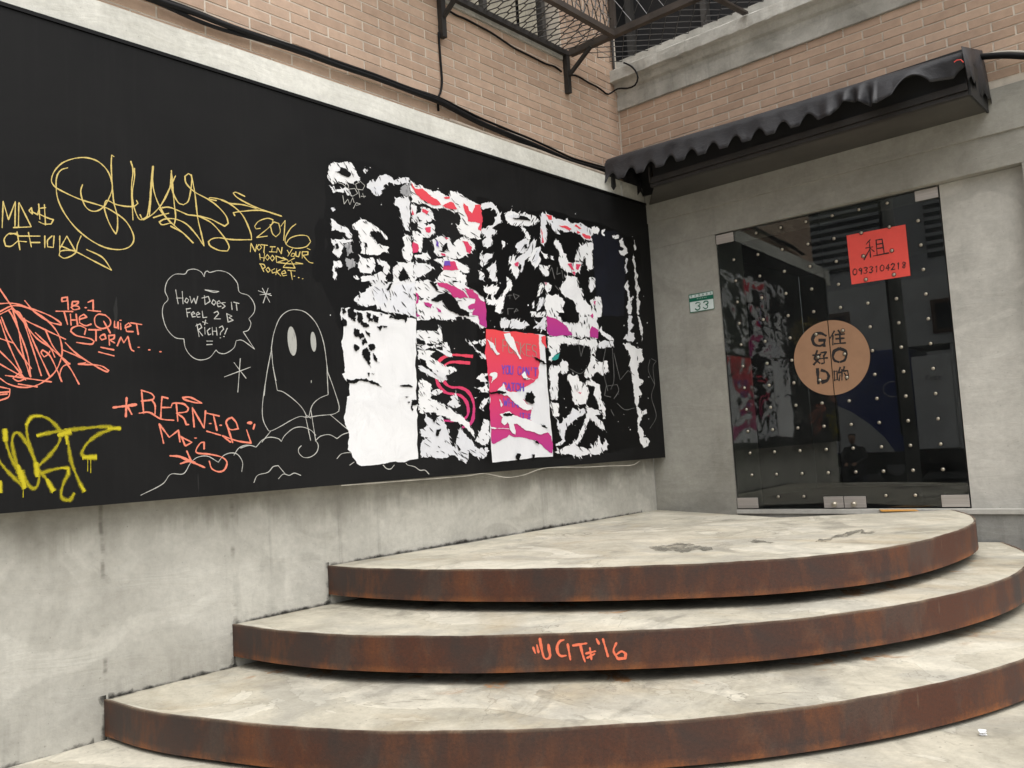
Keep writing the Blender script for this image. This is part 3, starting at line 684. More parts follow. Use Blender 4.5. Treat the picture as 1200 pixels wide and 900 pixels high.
W('12',ZC,'90,680 150,690 220,685 280,695 320,715 348,742 300,722 240,705 170,710 120,715 100,705|170,210 200,220 215,260 190,290 170,270|235,215 270,225 265,260 240,250|280,230 325,250 320,290 290,280|200,270 240,290 260,320 220,320 195,300|150,330 190,340 200,390 170,390 145,360|230,340 265,365 262,390 240,370|310,315 350,310 335,345|350,310 385,315 360,325|200,410 230,395 245,430 215,450|150,440 190,460 165,490 150,470|250,445 290,440 290,480 255,475|210,480 240,460 265,500 270,610 240,560 205,510|280,500 300,520 330,570 290,550|62,190 90,182 95,215 75,230|105,195 150,190 155,250 130,270 105,230|65,250 100,280 100,310 75,315|400,240 450,240 500,225 530,245 510,290 490,265 440,265 395,255|470,730 520,725 565,740 500,740|555,835 595,830 595,860 575,870 560,910 550,890|245,640 262,645 256,672|505,805 540,808 520,818|525,845 545,845 535,855|255,250 285,260 280,285 250,280|330,225 350,222 345,240|140,250 165,255 160,280 140,275|180,380 210,360 225,395 195,405|270,640 298,648 285,655','black',.16)
W('21',ZA,'608,190 635,210 650,225 690,225 725,250 760,265 800,260 840,285 870,300 890,300 885,262 930,270 970,290 1010,320 1050,340 1100,365 1105,600 1080,605 1060,595 1000,590 950,555 930,520 950,500 955,440 940,410 900,410 850,385 800,385 740,370 690,350 645,345 610,340|612,350 650,370 645,430 680,410 680,370 740,385 765,420 770,460 740,480 700,490 720,510 760,490 780,520 775,560 740,592 700,580 680,545 660,500 650,465 640,490 615,480|620,545 650,545 690,570 730,595 690,590 695,620 690,660 680,695 650,690 625,695|748,620 790,590 830,580 880,590 890,620 900,645 925,610 950,595 1000,590 1040,620 1060,655 1040,690 1000,710 950,740 900,735 850,720 790,715 770,690 775,665|625,720 680,710 720,695 750,740 720,750 690,740 640,730|640,770 690,770 740,780 765,800 740,830 700,850 640,890 630,890 628,800|770,745 830,735 910,745 960,770 1010,790 1025,830 990,840 960,820 950,830 1000,860 1000,905 760,905 800,890 820,840 840,800 810,770|1095,700 1115,680 1115,800 1095,770|1085,880 1120,840 1120,885')
W('21',ZA,'612,205 640,245 690,245 740,290 790,320 825,360 780,365 730,350 680,320 650,290 630,250|830,365 880,340 910,345 935,390 890,390 850,380|980,345 1010,370 1040,420 1060,360 1098,360 1103,545 1080,530 1095,490 1060,480 1010,475 1000,430 980,380|690,385 735,405 720,430 690,410|710,520 750,515 745,555 715,550|612,375 632,430 615,430|624,620 660,640 660,690 626,700|970,615 1010,620 1040,660 1025,705 1000,690 990,650|845,755 915,755 945,815 900,822 835,820|820,700 850,705 855,720 830,718|840,585 880,592 860,605|840,305 880,300 880,318 850,318','print',.08)
W('21',ZA,'780,605 800,620 810,660 790,650|845,755 885,752 890,790 850,790','violet'); W('21',ZA,'845,640 830,690 860,670 885,690 865,625|650,440 690,470 670,480','black')
W('21',ZC,'580,-5 690,-5 720,30 740,10 930,-5 950,40 1040,80 1065,130 1080,325 1050,330 1020,300 990,285 950,260 880,245 850,270 780,270 720,255 660,270 590,280')
W('21',ZC,'735,5 800,10 870,40 920,70 955,115 900,120 850,115 830,80 790,50 750,35|925,45 980,55 1020,90 1040,130 1068,140 1080,325 1030,300 1020,240 980,235 1000,190 960,195 950,175 1000,150 1003,120 960,115|580,75 605,95 600,150 583,160|635,140 700,160 690,190 650,165|585,215 615,240 590,250|725,180 760,200 770,225 740,210','print',.08)
W('21',ZC,'745,90 800,70 850,110 880,140 900,190 960,215 960,245 900,240 840,210 790,170 770,130 690,130 720,110|950,10 1060,20 1065,110 1030,90 1000,60 960,40|680,0 700,0 745,60 730,66 700,30|600,100 640,120 620,130','black')
W('22',ZC,'590,345 640,345 735,350 755,305 770,385 775,420 740,410 730,420 770,430 720,440 640,440 590,445|770,430 800,425 840,515 830,530 800,525 785,490|590,455 770,445 770,460 700,470 600,475|595,480 640,480 720,490 690,510 680,530 740,560 790,600 830,595 865,610 870,630 830,650 800,655 770,640 700,620 660,590 620,560 600,530|600,590 640,600 680,620 730,650 790,660 810,690 770,710 720,680 660,650 620,630 600,610|690,780 750,755 775,770 740,800 700,800|605,700 640,780 700,830 760,860 820,890 700,905 600,905|610,690 640,690 690,720 700,760 650,765|935,400 950,430 1035,410 1035,435 980,440 1010,480 1060,510 1080,520 1080,545 1040,545 1045,520 1000,480 970,450 940,420|1050,410 1080,395 1075,440 1050,455|1005,680 1050,645 1090,645 1090,660 1060,675 1095,700 1040,705|990,740 1020,750 1090,720 1100,760 1095,785 1030,780 1040,760|805,860 840,830 825,810 860,800 862,755 880,830 900,870 840,890|1030,890 1060,830 1100,810 1080,860 1050,900|988,815 1025,808 1005,822')
W('22',ZE,'600,170 650,180 690,215 690,290 760,320 830,350 900,400 960,450 995,530 985,545 940,490 880,445 820,430 760,400 700,380 650,380 610,380 600,300|655,400 700,430 730,430 760,400 780,440 800,490 820,500 820,560 840,620 860,620 870,560 890,500 900,480 930,530 990,600 1030,640 1090,625 1100,650 1080,690 1040,700 1000,690 960,650 950,720 930,735 880,700 830,680 800,700 740,700 680,690 640,690 620,700 618,600 650,570 690,560 620,545 610,500 650,485 670,470 655,450|1060,425 1100,440 1105,560 1080,600 1050,610 1000,580 1020,540 1045,500')
W('22',ZE,'730,500 760,490 745,545 725,545|690,410 720,430 715,460|860,600 905,640 890,650','black'); W('22',ZC,'590,395 640,415 655,435 590,440|610,540 655,560 660,590 620,575','black')
W('31',ZB,'25,110 60,105 80,97 110,115 140,150 160,190 175,245 140,255 100,285 135,300 135,325 100,330 95,355 105,395 80,415 40,415 30,370 60,350 30,320 25,290 60,285 100,265 120,240 110,205 135,200 125,160 90,140 60,145 40,155 25,145|185,185 240,165 300,180 330,170 370,190 410,205 435,235 400,260 340,270 290,270 240,265 210,240 195,210|290,270 330,285 355,315 370,360 360,370 340,350 330,320 310,290|280,385 320,360 350,365 360,400 345,440 310,460 280,445 265,420|370,390 390,370 395,345 410,385 395,430 370,470 330,510 315,560 310,600 300,590 305,540 290,530 280,560 255,545 265,510 310,470 350,440|225,480 270,475 260,500 265,540 280,560 295,590 280,630 265,650 240,590 225,560 235,540 215,520|360,500 380,450 400,420 440,410 440,450 420,480 445,500 430,540 400,565 380,540|170,370 190,380 195,410 180,420 168,390|40,480 70,460 105,460 100,495 70,510 50,545 40,545|60,570 120,525 130,560 125,620 140,650 100,660 85,610 75,590|30,680 70,700 100,680 125,690 150,700 140,720 110,760 130,790 150,770 180,740 205,690 200,620 225,640 245,690 235,720 200,740 180,800 180,850 160,890 120,870 125,830 90,820 60,810 55,780 100,790 90,750 40,730|445,665 465,700 440,750 415,770 420,740|430,780 460,770 470,800 440,850 415,870 420,830|380,820 395,800 400,840 385,850|370,870 420,880 470,870 475,905 375,905|0,580 40,600 40,640 10,640')
W('31',ZB,'245,212 290,210 300,195 345,205 370,232 320,225 260,222|325,400 345,395 350,425 330,430','black'); W('31',ZB,'205,200 250,185 300,200 240,215|410,430 440,415 425,490 405,530 385,520','thin')
W('31',ZB,'255,530 285,520 285,555 265,550','print')
W('31',ZD,'150,20 180,10 200,30 230,20 270,40 300,30 330,60 300,75 260,85 200,75 150,80 140,40|360,20 400,50 430,0 435,95 350,80 380,60')
W('41',ZB,'445,180 480,185 530,205 580,220 640,235 700,250 760,270 805,300 805,365 760,365 720,330 680,310 640,310 590,300 560,290 580,330 545,320 520,280 520,260 490,245 475,265 485,300 480,380 460,400 445,395 440,300|540,370 570,370 590,420 605,460 625,470 635,520 670,530 720,520 740,530 720,580 690,600 680,625 660,600 620,590 580,560 570,520 575,460 545,410|720,410 760,385 805,385 810,570 770,575 760,500 750,480 740,520 710,515 680,500 700,450|510,475 530,480 535,510 515,500|775,635 820,635 825,700 795,735 780,700 785,670|590,680 620,620 680,620 700,640 705,700 730,705 745,750 740,790 800,830 790,790 830,765 865,770 870,905 700,905 690,850 670,790 630,770 600,750 580,720|470,665 500,670 520,690 490,735 480,750 520,760 560,755 600,780 610,800 590,850 605,880 570,880 560,905 480,905 475,800 478,720|450,455 490,465 485,500 460,495|430,540 470,550 510,545 490,580 500,620 470,620 440,580')
W('41',ZB,'475,185 520,195 522,225 495,220|570,262 610,265 660,290 640,300 600,280|690,255 735,290 715,290 680,270|695,298 722,315 700,322|735,320 795,345 790,362 740,340|444,290 465,385 448,390|630,535 660,530 680,580 660,575|690,535 725,540 705,580 690,570|665,590 685,590 682,620|468,660 485,670 480,690|812,800 830,795 825,825','print',.08)
W('41',ZD,'480,-5 530,10 545,40 610,45 640,30 650,-5 760,-5 770,60 768,145 600,135 460,125 443,110 443,-5'); W('41',ZD,'443,0 500,20 560,60 605,125 460,125 443,100|730,65 770,90 768,145 715,135','print',.08); W('41',ZD,'538,-20 648,-20 640,45 570,40','black')
W('41',ZD,'715,0 735,-15 740,20','print')
W('32',ZD,'52,85 240,104 430,125 450,500 480,900 93,938 75,490','paper',.02)
W('32',ZD,'52,85 390,120 395,230 385,400 330,440 240,500 300,540 350,590 330,660 430,730 470,770 475,880 420,840 380,800 300,780 230,775 200,760 140,800 100,820 90,815 75,490','print',.06)
W('32',ZD,'405,135 432,128 440,210 425,190','print',.06)
for P in nums('165,115 205,110 240,180 280,275 265,275 225,215 180,160|60,150 100,175 140,245 120,250 80,200|70,380 105,360 125,370 115,400 85,430 95,390|280,380 300,355 320,395 370,410 310,410|120,485 165,430 180,475 250,490 340,575 350,600 300,600 240,560 190,510 140,500|135,530 160,570 150,585|140,630 200,610 250,640 330,665 400,700 445,745 400,760 320,735 250,690 230,690 240,760 220,750 190,680 170,700 150,680 160,650|80,710 210,725 90,722'):
    scrap('paper_scrap', P, M['paper'], POST['32'], .0085, *ZD, .09)
for P in nums('160,630 190,622 240,630 200,640 165,640|290,400 340,398 310,406|310,490 345,480 370,520 365,555 310,550|360,265 400,280 440,310 420,310 380,285|75,490 180,485 185,498 80,500|355,795 380,800 395,820 370,815|250,880 275,880 265,925 245,915|345,885 365,885 370,915 350,912|400,690 430,700 445,720 415,710'):
    scrap('torn_gap', P, M['blackpaint'], POST['32'], .0100, *ZD, .14)
W('42',ZD,'445,130 520,125 590,140 700,150 760,155 760,205 745,240 720,250 715,200 690,190 600,180 530,175 525,230 480,285 450,280 470,250 445,200|470,310 510,320 540,285 575,300 580,350 560,375 535,370 530,350 510,370 510,450 505,540 470,540 465,440 455,360|770,180 810,155 870,165 865,190 800,210 770,200|720,250 745,260 760,300 830,290 832,350 800,385 770,360 745,370 720,400 780,440 790,520 810,580 815,660 800,660 795,600 770,600 760,540 750,460 710,440 690,450 695,400 680,370 700,330|570,390 590,370 635,375 650,420 670,460 690,440 705,470 690,565 620,570 605,520 590,440|465,560 515,560 520,640 480,640|500,650 520,690 550,660 590,630 605,590 640,610 675,590 690,610 640,650 590,690 560,730 560,800 530,830 490,830 540,790 520,740 505,700|700,610 690,580 760,600 790,620 750,640 800,690 825,745 780,720 730,670 715,650 700,690 680,750 650,800 630,830 700,850 730,845 720,815 745,830 755,800 770,830 775,770 800,830 815,780 832,820 825,860 780,880 700,890 640,900 560,890 490,870 600,820 640,780 680,690')
W('42',ZD,'570,640 610,610 640,640 600,680','thin'); W('42',ZD,'620,475 665,490 655,500','print'); W('42',ZD,'470,280 495,250 523,240 515,275 490,285','teal'); W('42',ZD,'485,275 505,252 510,262 495,278|700,390 718,405 705,420|735,330 750,310 745,340','black')
W('42',ZD,'590,160 650,160 665,185 600,185','scrape',.2)
W('51',ZB,'800,275 840,275 855,300 845,330 815,320 800,340|870,300 895,290 880,320 890,340 870,325|945,335 985,330 990,355 950,355|995,370 1020,350 1025,390 1050,430 1055,460 1030,480 1000,465 990,440 1030,430 1000,410|1040,490 1055,510 1045,560 1055,590 1040,605 1030,560 1040,530|1100,365 1108,440 1100,440|1095,460 1108,540 1118,640 1126,750 1135,890 1125,895 1118,770 1110,680 1102,560|1045,660 1060,655 1065,740 1075,780 1095,760 1080,800 1075,890 1060,890 1055,860 1045,830 1060,790 1050,730')
W('51',ZD,'960,0 985,0 980,40 1000,60 970,100 1000,110 1005,150 990,165 930,150 960,100|1020,0 1035,10 1050,120 1050,170 1040,120|790,60 800,100 850,130 870,160 830,150 790,120 775,90')
W('52',ZD,'925,180 960,170 1050,215 1055,290 1030,300 1020,340 1030,400 1060,420 1030,450 1050,500 1030,540 1020,580 1050,610 1080,600 1080,625 1045,650 1030,700 1060,740 1060,780 1098,800 1090,830 1060,845 1035,800 1025,720 1015,600 1000,500 985,400 970,300 965,240')
# the double-lined S and the lettering on the posters
def uv_by_height(o, key):
    me = o.data; l = me.uv_layers[0]; za, zb = POST[key+'z']
    for lp in me.loops: l.data[lp.index].uv = (0, ((me.vertices[lp.vertex_index].co.z+ORG[o].z)/S-za)/(zb-za))
so_ = strokes('printed_curve', nums('975,525 850,515 790,528 748,560 727,620 727,680 752,740 800,782 880,795 920,820 945,860 953,910 945,945 925,965|955,572 850,565 803,577 773,610 768,660 792,715 832,742 890,745 940,765 975,810 992,870 990,930 980,980 950,1012 920,1022|790,978 840,978'), 4.0, M['print'], POST['22'], on_board, .0018, None, *ZC, taper=False); [uv_by_height(q, '22') for q in so_]
for P in nums('700,620 770,640 800,655 780,690 730,655|720,470 800,520 830,530 790,480'): scrap('paper_scrap', P, M['paper'], POST['22'], .0046, *ZC)
FONT = {'Y':'0,1 .5,.5 1,1|.5,.5 .5,0','O':'.15,0 .85,0 1,.2 1,.8 .85,1 .15,1 0,.8 0,.2 .15,0','U':'0,1 0,.2 .2,0 .8,0 1,.2 1,1','C':'1,.8 .8,1 .2,1 0,.8 0,.2 .2,0 .8,0 1,.2','A':'0,0 .5,1 1,0|.2,.35 .8,.35','N':'0,0 0,1 1,0 1,1',"'":'.5,1 .45,.7','T':'0,1 1,1|.5,1 .5,0','H':'0,0 0,1|0,.5 1,.5|1,0 1,1','W':'0,1 .25,0 .5,.7 .75,0 1,1','P':'0,0 0,1 .8,1 1,.8 .8,.5 0,.5','K':'0,0 0,1|1,1 0,.45 1,0','E':'1,1 0,1 0,0 1,0|0,.5 .8,.5','S':'1,.85 .7,1 .2,1 0,.8 .2,.55 .8,.45 1,.2 .8,0 .2,0 0,.15',' ':'',
 '0':'.5,1 .1,.75 .1,.25 .5,0 .9,.25 .9,.75 .5,1','1':'.3,.8 .55,1 .5,0','2':'.1,.8 .4,1 .85,.85 .7,.5 .1,0 .95,.05','3':'.1,.9 .5,1 .9,.8 .45,.52 .9,.3 .5,0 .05,.12','4':'.65,0 .75,1 .1,.35 1,.38','8':'.8,.85 .4,1 .15,.75 .85,.3 .55,0 .15,.2 .8,.65 .8,.85','9':'.85,.8 .5,1 .15,.75 .5,.5 .85,.8 .7,0','5':'.9,1 .2,1 .15,.55 .7,.6 .9,.3 .6,0 .1,.1','6':'.8,1 .3,.7 .1,.3 .45,0 .9,.3 .5,.55 .15,.35','D':'.1,0 .1,1 .5,1 .9,.75 .9,.25 .5,0 .1,0','F':'0,0 0,1 1,1|0,.55 .8,.55','R':'0,0 0,1 .8,1 1,.78 .8,.55 0,.52|.45,.52 1,0','I':'.5,0 .5,1','L':'0,1 0,0 .9,0'}
def text_strokes(txt, x0, y0, x1, y1, h, w=.72):
    out = []; n = len(txt)
    for i, ch in enumerate(txt):
        bx = x0+(x1-x0)*i/n; by = y0+(y1-y0)*i/n; cw = (x1-x0)/n*w; sl = (y1-y0)/(x1-x0)
        for P in nums(FONT[ch]): out.append([(bx+u*cw, by+sl*u*cw-v*h) for u, v in P])
    return out
for t_, q in (("YOU CAN'T", (155,368,385,385,50)), ('CATCH', (160,474,300,480,45)), ('WHAT', (165,575,300,590,48)), ("IT'S", (265,652,340,658,30))):
    strokes('printed_word', text_strokes(t_, *q), 1.45, M['violet'], POST['32'], on_board, .0062, None, *ZD, corner=20, gap=1.5, taper=False)
strokes('handwriting', text_strokes('U POCKES', 85,215,385,268,75), .75, M['greyink'], POST['32'], on_board, .0066, None, *ZD)
for dct, mt, off, nm in ((SHW, 'paper', .0032, 'paper_shreds'), (SHB, 'blackpaint', .0038, 'torn_slits')):
    for key, T in dct.items():
        m = MB()
        for j, P in enumerate(T): m.add([on_board(p, off+.00003*(j % 20)) for p in P], [tuple(range(len(P)))])
        m.build(nm, M[mt], POST[key], kind='stuff')
# flecks of torn paper round the sheets
fl = MB()
for _ in range(110):
    k = random.choice(list(pbox)); b = pbox[k]
    if k in ('12',) and random.random() < .8: continue
    p = np.array([random.uniform(b[0]-3, b[2]), random.uniform(b[1], b[3])]); r = random.uniform(.15, .8); n = random.randint(4, 6)
    P = [p+np.array([math.cos(a)*r*random.uniform(.4, 1.3), math.sin(a)*r*random.uniform(.5, 1.6)]) for a in [6.283*i/n for i in range(n)]]
    fl.add([on_board(q, .0012) for q in P], [tuple(range(n))])
fl.build('paper_flecks', M['paper'], bd, kind='stuff')

# ---- marker tags on the board
G1, G2, G3, G4, G5, G6, G7 = ((0,170),6.), ((190,180),6.), ((0,320),6.), ((180,310),1200/230.), ((0,450),6.), ((120,440),6.), ((270,430),5.)
def B(name, s, w, mat, Z, label=None, off=.0006, **k): return strokes(name, nums(s) if isinstance(s, str) else s, w, M[mat], bd, on_board, off, label, Z[0], Z[1], **k)
B('marker_writing','15,580 22,395 60,525 108,395 105,575|135,405 220,575 95,580|132,410 130,575|205,460 222,440 228,485 205,465|230,470 265,490|320,440 275,445 265,480 330,510 375,525 360,555 310,555 275,540|272,415 280,520|312,420 320,560|130,635 70,620 30,660 40,710 80,710 130,670 120,620 70,625|120,610 140,735|130,640 190,640 280,640|130,675 185,680|200,615 220,715|215,685 280,685|315,640 315,720|365,640 335,670 335,715 375,720 380,640|420,640 420,745|425,720 470,640 530,745|430,710 515,745|570,640 545,700 535,750 500,780 450,795 415,775 430,745 500,740 545,755 650,810 785,880 720,790 610,735',1.7,'m_yellow',G1,'pale yellow marker words with a dollar sign')
B('marker_tag','475,160 430,175 400,220 395,300 410,390 460,490 540,590 640,670 740,720 840,735 910,715 940,670 930,610 880,530 800,470 720,430 560,380 420,315 375,280 362,240 385,180 440,125 520,95 600,88 680,110 740,160 775,220 790,290 780,340 740,420 690,460 640,462 600,430 575,370 568,320 580,280|800,80 785,70 782,150 790,290 800,400 825,500 825,590 815,625 790,590 760,530 735,450 740,400 760,390 810,415 880,430 940,430 970,410 960,390|920,115 935,180 925,300 935,525|945,165 945,230 930,340 940,430 975,515 1010,525 1040,480 1060,300 1072,148 1075,280 1100,380 1150,480 1200,550|1078,150 1050,500 1000,520 985,490|1010,525 1080,480 1140,410 1190,310 1205,200',1.7,'m_yellow',G1,'large looping yellow marker tag')
B('marker_tag','0,345 50,250 95,155 65,210|65,120 70,250 110,340 150,360 185,330 205,230 205,160 185,140 160,160 170,210 230,270 330,325 400,380 450,440 465,490 440,510 400,490 340,460 260,440 180,430|68,150 85,350 95,440 85,500|205,150 230,280 250,450 275,560 295,650 240,570 170,495 90,460 20,460 -20,480 0,500 50,490|0,380 60,380 180,430|-20,390 20,440 90,510 160,570 220,630 150,560 60,510|-60,450 0,430 45,420|260,440 350,490 430,580 470,650 460,685 400,680 340,650 325,620 350,600 400,592 500,605 630,605 620,550 570,440 500,370 420,325 340,310 330,320 380,330|420,330 480,350 570,360 660,385|580,300 520,272 500,278 530,310 620,360 720,400 840,440 700,400 570,405 500,415 510,435',1.7,'m_yellow',G2,'angular right half of the large yellow tag')
B('marker_writing','690,525 660,530 650,510 680,475 740,455 780,465 760,510 665,590 740,580|760,500 775,560 800,585 830,550 820,490 785,480 760,510|835,510 865,470 855,610|940,495 900,530 865,600 880,645 940,665 1010,655 1045,620 1020,580 960,575 900,595 870,635|620,690 625,630 655,690 665,640|680,640 665,660 680,680 700,660 685,640|695,640 740,645|720,645 715,695|760,655 795,655|775,655 770,690|755,690 800,692|805,695 812,660 838,705 843,660|880,680 895,705|915,670 885,720|915,700 905,720 925,725 935,705 915,700|940,690 940,720 960,725 970,690|985,735 985,690 1025,690 1025,710 990,715 1030,760 1060,770|1020,665 1040,675|685,705 690,745|690,730 720,735|720,700 715,755|740,710 725,730 740,750 755,730 740,710|775,715 760,735 775,755 790,735 775,715|800,720 805,765 870,745 800,720|850,730 885,750|930,735 880,765 850,800 935,805 910,760|810,765 900,775 990,775 940,765|690,775 715,830|685,775 715,780 725,800 705,810|745,800 730,815 745,835 760,820 745,800|790,810 770,820 775,840 795,835|805,810 800,850|830,815 805,830 835,860|840,845 870,840 860,820 840,835 850,860 875,855|885,820 935,825|905,825 915,885|930,862|960,872|988,880',1.25,'m_yellow',G2,'small yellow handwriting under the year 2016')
B('marker_writing','465,170 435,175 435,200 470,195 475,165 480,255|550,200 510,200 505,225 550,235 560,250 520,258 500,240 545,215 550,200|603,243|620,205 655,190 655,265|620,262 705,270|395,268 510,270|450,270 475,360|495,290 500,365|498,330 535,330|535,290 545,365|560,325 610,310 590,290 560,310 560,350 600,370 640,360|740,295 690,290 665,320 675,370 720,390 770,370 775,330 740,295|730,340 775,420|805,340 805,380 825,385 830,345|830,345 832,390|848,355 850,395|848,332|880,385 920,370 905,350 880,370 890,410 935,412|920,350 995,362|960,358 972,430|595,430 605,390 560,370 510,385 497,410 540,440 630,460 662,480 640,500 540,488|625,398 710,400|675,400 675,475|725,430 700,450 715,470 745,460 735,430 710,440|765,440 770,505|765,440 805,435 800,460 770,470 805,490|825,510 850,450 870,490 900,445 920,530 940,548|975,522|1050,540|1128,553|710,522 800,540|695,555 800,582',2.0,'m_coral',G3,'coral marker writing about a quiet storm')
B('marker_tag','0,215 80,212 160,230 260,280 350,350 410,430 435,520 430,600 390,690 320,755 240,795 150,803 60,780 0,740|-10,100 80,230 140,300|175,195 240,270 340,340 430,365 420,345 340,295 200,245 90,230 0,270|0,290 80,250 180,330 300,390 460,465|80,240 140,310 250,450 360,530 490,640|10,310 60,430 140,560 220,670|90,260 130,400 160,560 210,720|100,260 150,300 220,500 290,720|170,320 230,470 350,730|320,400 370,510 440,600 500,680 555,780|460,490 530,560 630,630 740,690 765,685 700,650 550,640 600,630|0,460 90,490|0,550 90,640 180,750|0,640 70,680 180,740 130,760 90,740 140,700|40,720 150,735 360,765|130,780 260,800|440,540 570,595 620,625|490,635 440,660 420,720 435,765 400,680 350,580 300,540 290,560 310,590 340,570 350,550|0,800 70,815 60,870 0,895|0,840 60,835|0,855 50,850|0,330 60,500 150,700|60,260 100,330 190,560 215,730|250,420 350,520 385,590',2.0,'m_coral',G3,'dense coral scribble with a star-like bundle of strokes')
B('marker_writing','275,105 290,265|275,105 340,125 365,150 350,170 275,180|350,175 370,210 370,270|460,160 420,150 415,200 410,300|415,225 480,225|520,200 530,320|485,215 500,195 570,200 605,230 590,255 520,265 570,300 590,345 605,345|645,360 632,225 715,370 725,250|758,338|735,265 820,285|780,275 805,385|735,392 830,420|832,350|955,375 900,380 870,340 880,310 910,295 940,330 955,375|870,330 915,470|845,425 900,468|565,155 620,155 700,195 650,190 580,170 565,155|430,475 400,340 470,435 535,385 545,465|580,490 560,440 550,430 630,470 585,495|655,440|715,515 715,470 690,475 660,520 670,545 760,555 840,575 875,610 860,660 820,677 770,655 752,605|550,620 600,605 650,610|260,265 330,260 410,305 500,315|845,425 950,460 1045,475 1015,385|1070,345 1062,375',2.2,'m_coral',G6,'coral marker name written in capitals')
B('marker_writing',[(3.6,[(80,225),(235,205)]),(3.4,[(170,160),(165,285)]),(3.0,[(175,215),(205,270)]),(3.2,[(480,565),(540,570),(600,595),(715,645)]),(3.0,[(595,535),(625,605)]),(4.2,[(1035,333)])],3.2,'m_coral',G6,'thick coral star and cross strokes')
B('chalk_drawing','270,842 420,765 480,695 570,690 620,615 670,575 740,568 815,610 850,565 900,545 950,555 985,610 980,675|925,560 960,510 1010,490 1060,495 1080,505 1110,470',1.0,'m_white',G6,'thin white line rising like a cloud edge',.0014)
B('chalk_drawing','60,475 110,460 150,470 185,430 230,412 280,420 298,437 320,400 370,360 420,352 470,370 500,400|500,430 530,405 580,397 625,420 660,395 710,380|500,430 515,460 505,500 470,527 430,530 402,505 400,480 415,462|185,440 235,378|138,677 160,635 220,617 250,585 280,578 320,625|282,655 310,628 345,635 375,622 412,635|625,537 650,510 690,502 720,505|700,575 725,557|895,575 915,595 940,597 960,575|1030,565 1040,575 1080,585 1110,605 1140,605 1163,627',1.0,'m_white',G7,'white line drawing of small clouds',.0014)
B('chalk_drawing','250,0 275,138 310,147 370,190 420,240 450,295|565,0 573,162 520,185 480,225 460,290|220,0 190,200 190,300 215,360 235,375 290,350 360,310 410,290 450,295 520,285 600,277 635,260 635,220 600,110 570,30|585,280 710,385|440,290 470,430|472,255 500,435|450,285 470,300',.95,'m_white',G7,'white outline of the hooded figure\'s cloak',.0014)
B('chalk_drawing','720,510 735,420 770,330 820,285 880,277 940,300 1000,370 1040,480 1060,620 1064,660|720,510 730,620 748,710|720,520 690,680 676,800|640,160 720,190|700,145 670,235|665,145 710,230|650,185 715,178|433,687 592,627|530,575 515,780|492,600 565,695|964,710 964,722',1.0,'m_white',G4,'white outline of a hood with stars beside it',.0014)
B('speech_bubble','185,455 130,445 80,390 55,310 60,250 88,212 70,160 85,100 130,60 190,58 210,35 250,28 290,45 310,75 315,48 330,40 345,48 400,37 460,55 510,110 525,168 580,190 615,240 615,290 582,332 595,360 580,400 548,412 618,518 545,465 505,465 490,510 440,543 400,540 382,522 340,570 280,583 230,560 195,510 185,455',.95,'m_white',G4,'white outlined speech bubble')
B('marker_writing','315,155 400,165 370,170 315,155|135,155 150,240|140,205 180,205|175,165 180,240|200,205 190,225 205,235 215,215 200,205|222,195 232,235 247,205 258,240 270,195|310,190 315,245 345,225 335,195 295,205|365,215 355,235 370,248 382,228 365,215|388,240 410,235 400,220 388,235 395,258 412,255|438,232 415,235 438,255 420,268|475,230 480,275|490,230 522,238|505,235 510,280|200,270 207,320|200,272 225,268|203,295 222,292|232,305 252,300 243,288 230,300 238,320 255,318|262,308 282,302 272,290 260,302 268,322 285,320|297,285 302,325 325,322|370,295 390,285 398,300 370,332 408,332|447,300 455,350|447,300 480,315 460,325 488,340 455,352|300,350 330,360|318,340 312,368|265,365 278,440|258,375 285,362 295,385 272,400 300,435|312,385 315,425|345,390 328,405 335,430 350,425|358,385 362,430|360,408 385,408|383,385 388,432|402,385 420,375 428,395 410,415 408,430|408,448|450,390 435,425|430,440|325,468 360,468|325,490 358,488',1.15,'m_white',G4,'white handwriting asking how it feels to be rich')
def ell(cx, cy, rx, ry, rot, n=22):
    return [(cx+rx*math.cos(a)*math.cos(rot)-ry*math.sin(a)*math.sin(rot), cy+rx*math.cos(a)*math.sin(rot)+ry*math.sin(a)*math.cos(rot)) for a in [6.2832*i/n for i in range(n)]]
for e in ((847,468,27,90,-.10),(977,472,17,61,-.08)): scrap('drawn_eye', ell(*e), M['m_eye'], bd, .0022, *G4, straight=True)
# white and faint marker scribbles over the posters
B('marker_writing','100,205 130,215 160,245|150,195 170,230 165,245|255,195 220,215 230,250 270,255 285,225 255,195|170,250 215,245 235,280 200,300 175,280|240,250 250,310|270,280 280,310|258,300 290,300|130,295 140,355 165,320 180,360 200,310 210,345|205,385 225,345 255,355 225,365',.7,'m_white',ZA,'thin white scribble on the torn poster',.0075)
B('faint_scribble','820,190 800,330 830,480|860,210 870,400 850,470|850,520 810,510 820,450 890,440 900,480 870,530|870,240 890,330 910,410 960,350 1000,380|890,560 940,600 1000,590|1100,280 1090,350 1130,440 1120,330 1140,290 1110,275|1130,440 1110,520 1140,640 1100,720|850,600 870,640|640,160 660,260 680,180|590,340 650,370 690,345',.6,'m_faint',ZD,'faint grey scribbles on the board beside the posters',.0075)
B('faint_scribble','210,760 240,755|225,750 225,780|250,745 290,760 265,785 250,750|210,850 250,850|210,850 212,890|255,870 285,865 270,850 255,880|500,600 520,560 540,640|560,560 555,610 580,600|590,580 600,640|545,690 570,720',.75,'m_faint',ZB,'faint grey initials on a torn poster',.0075)
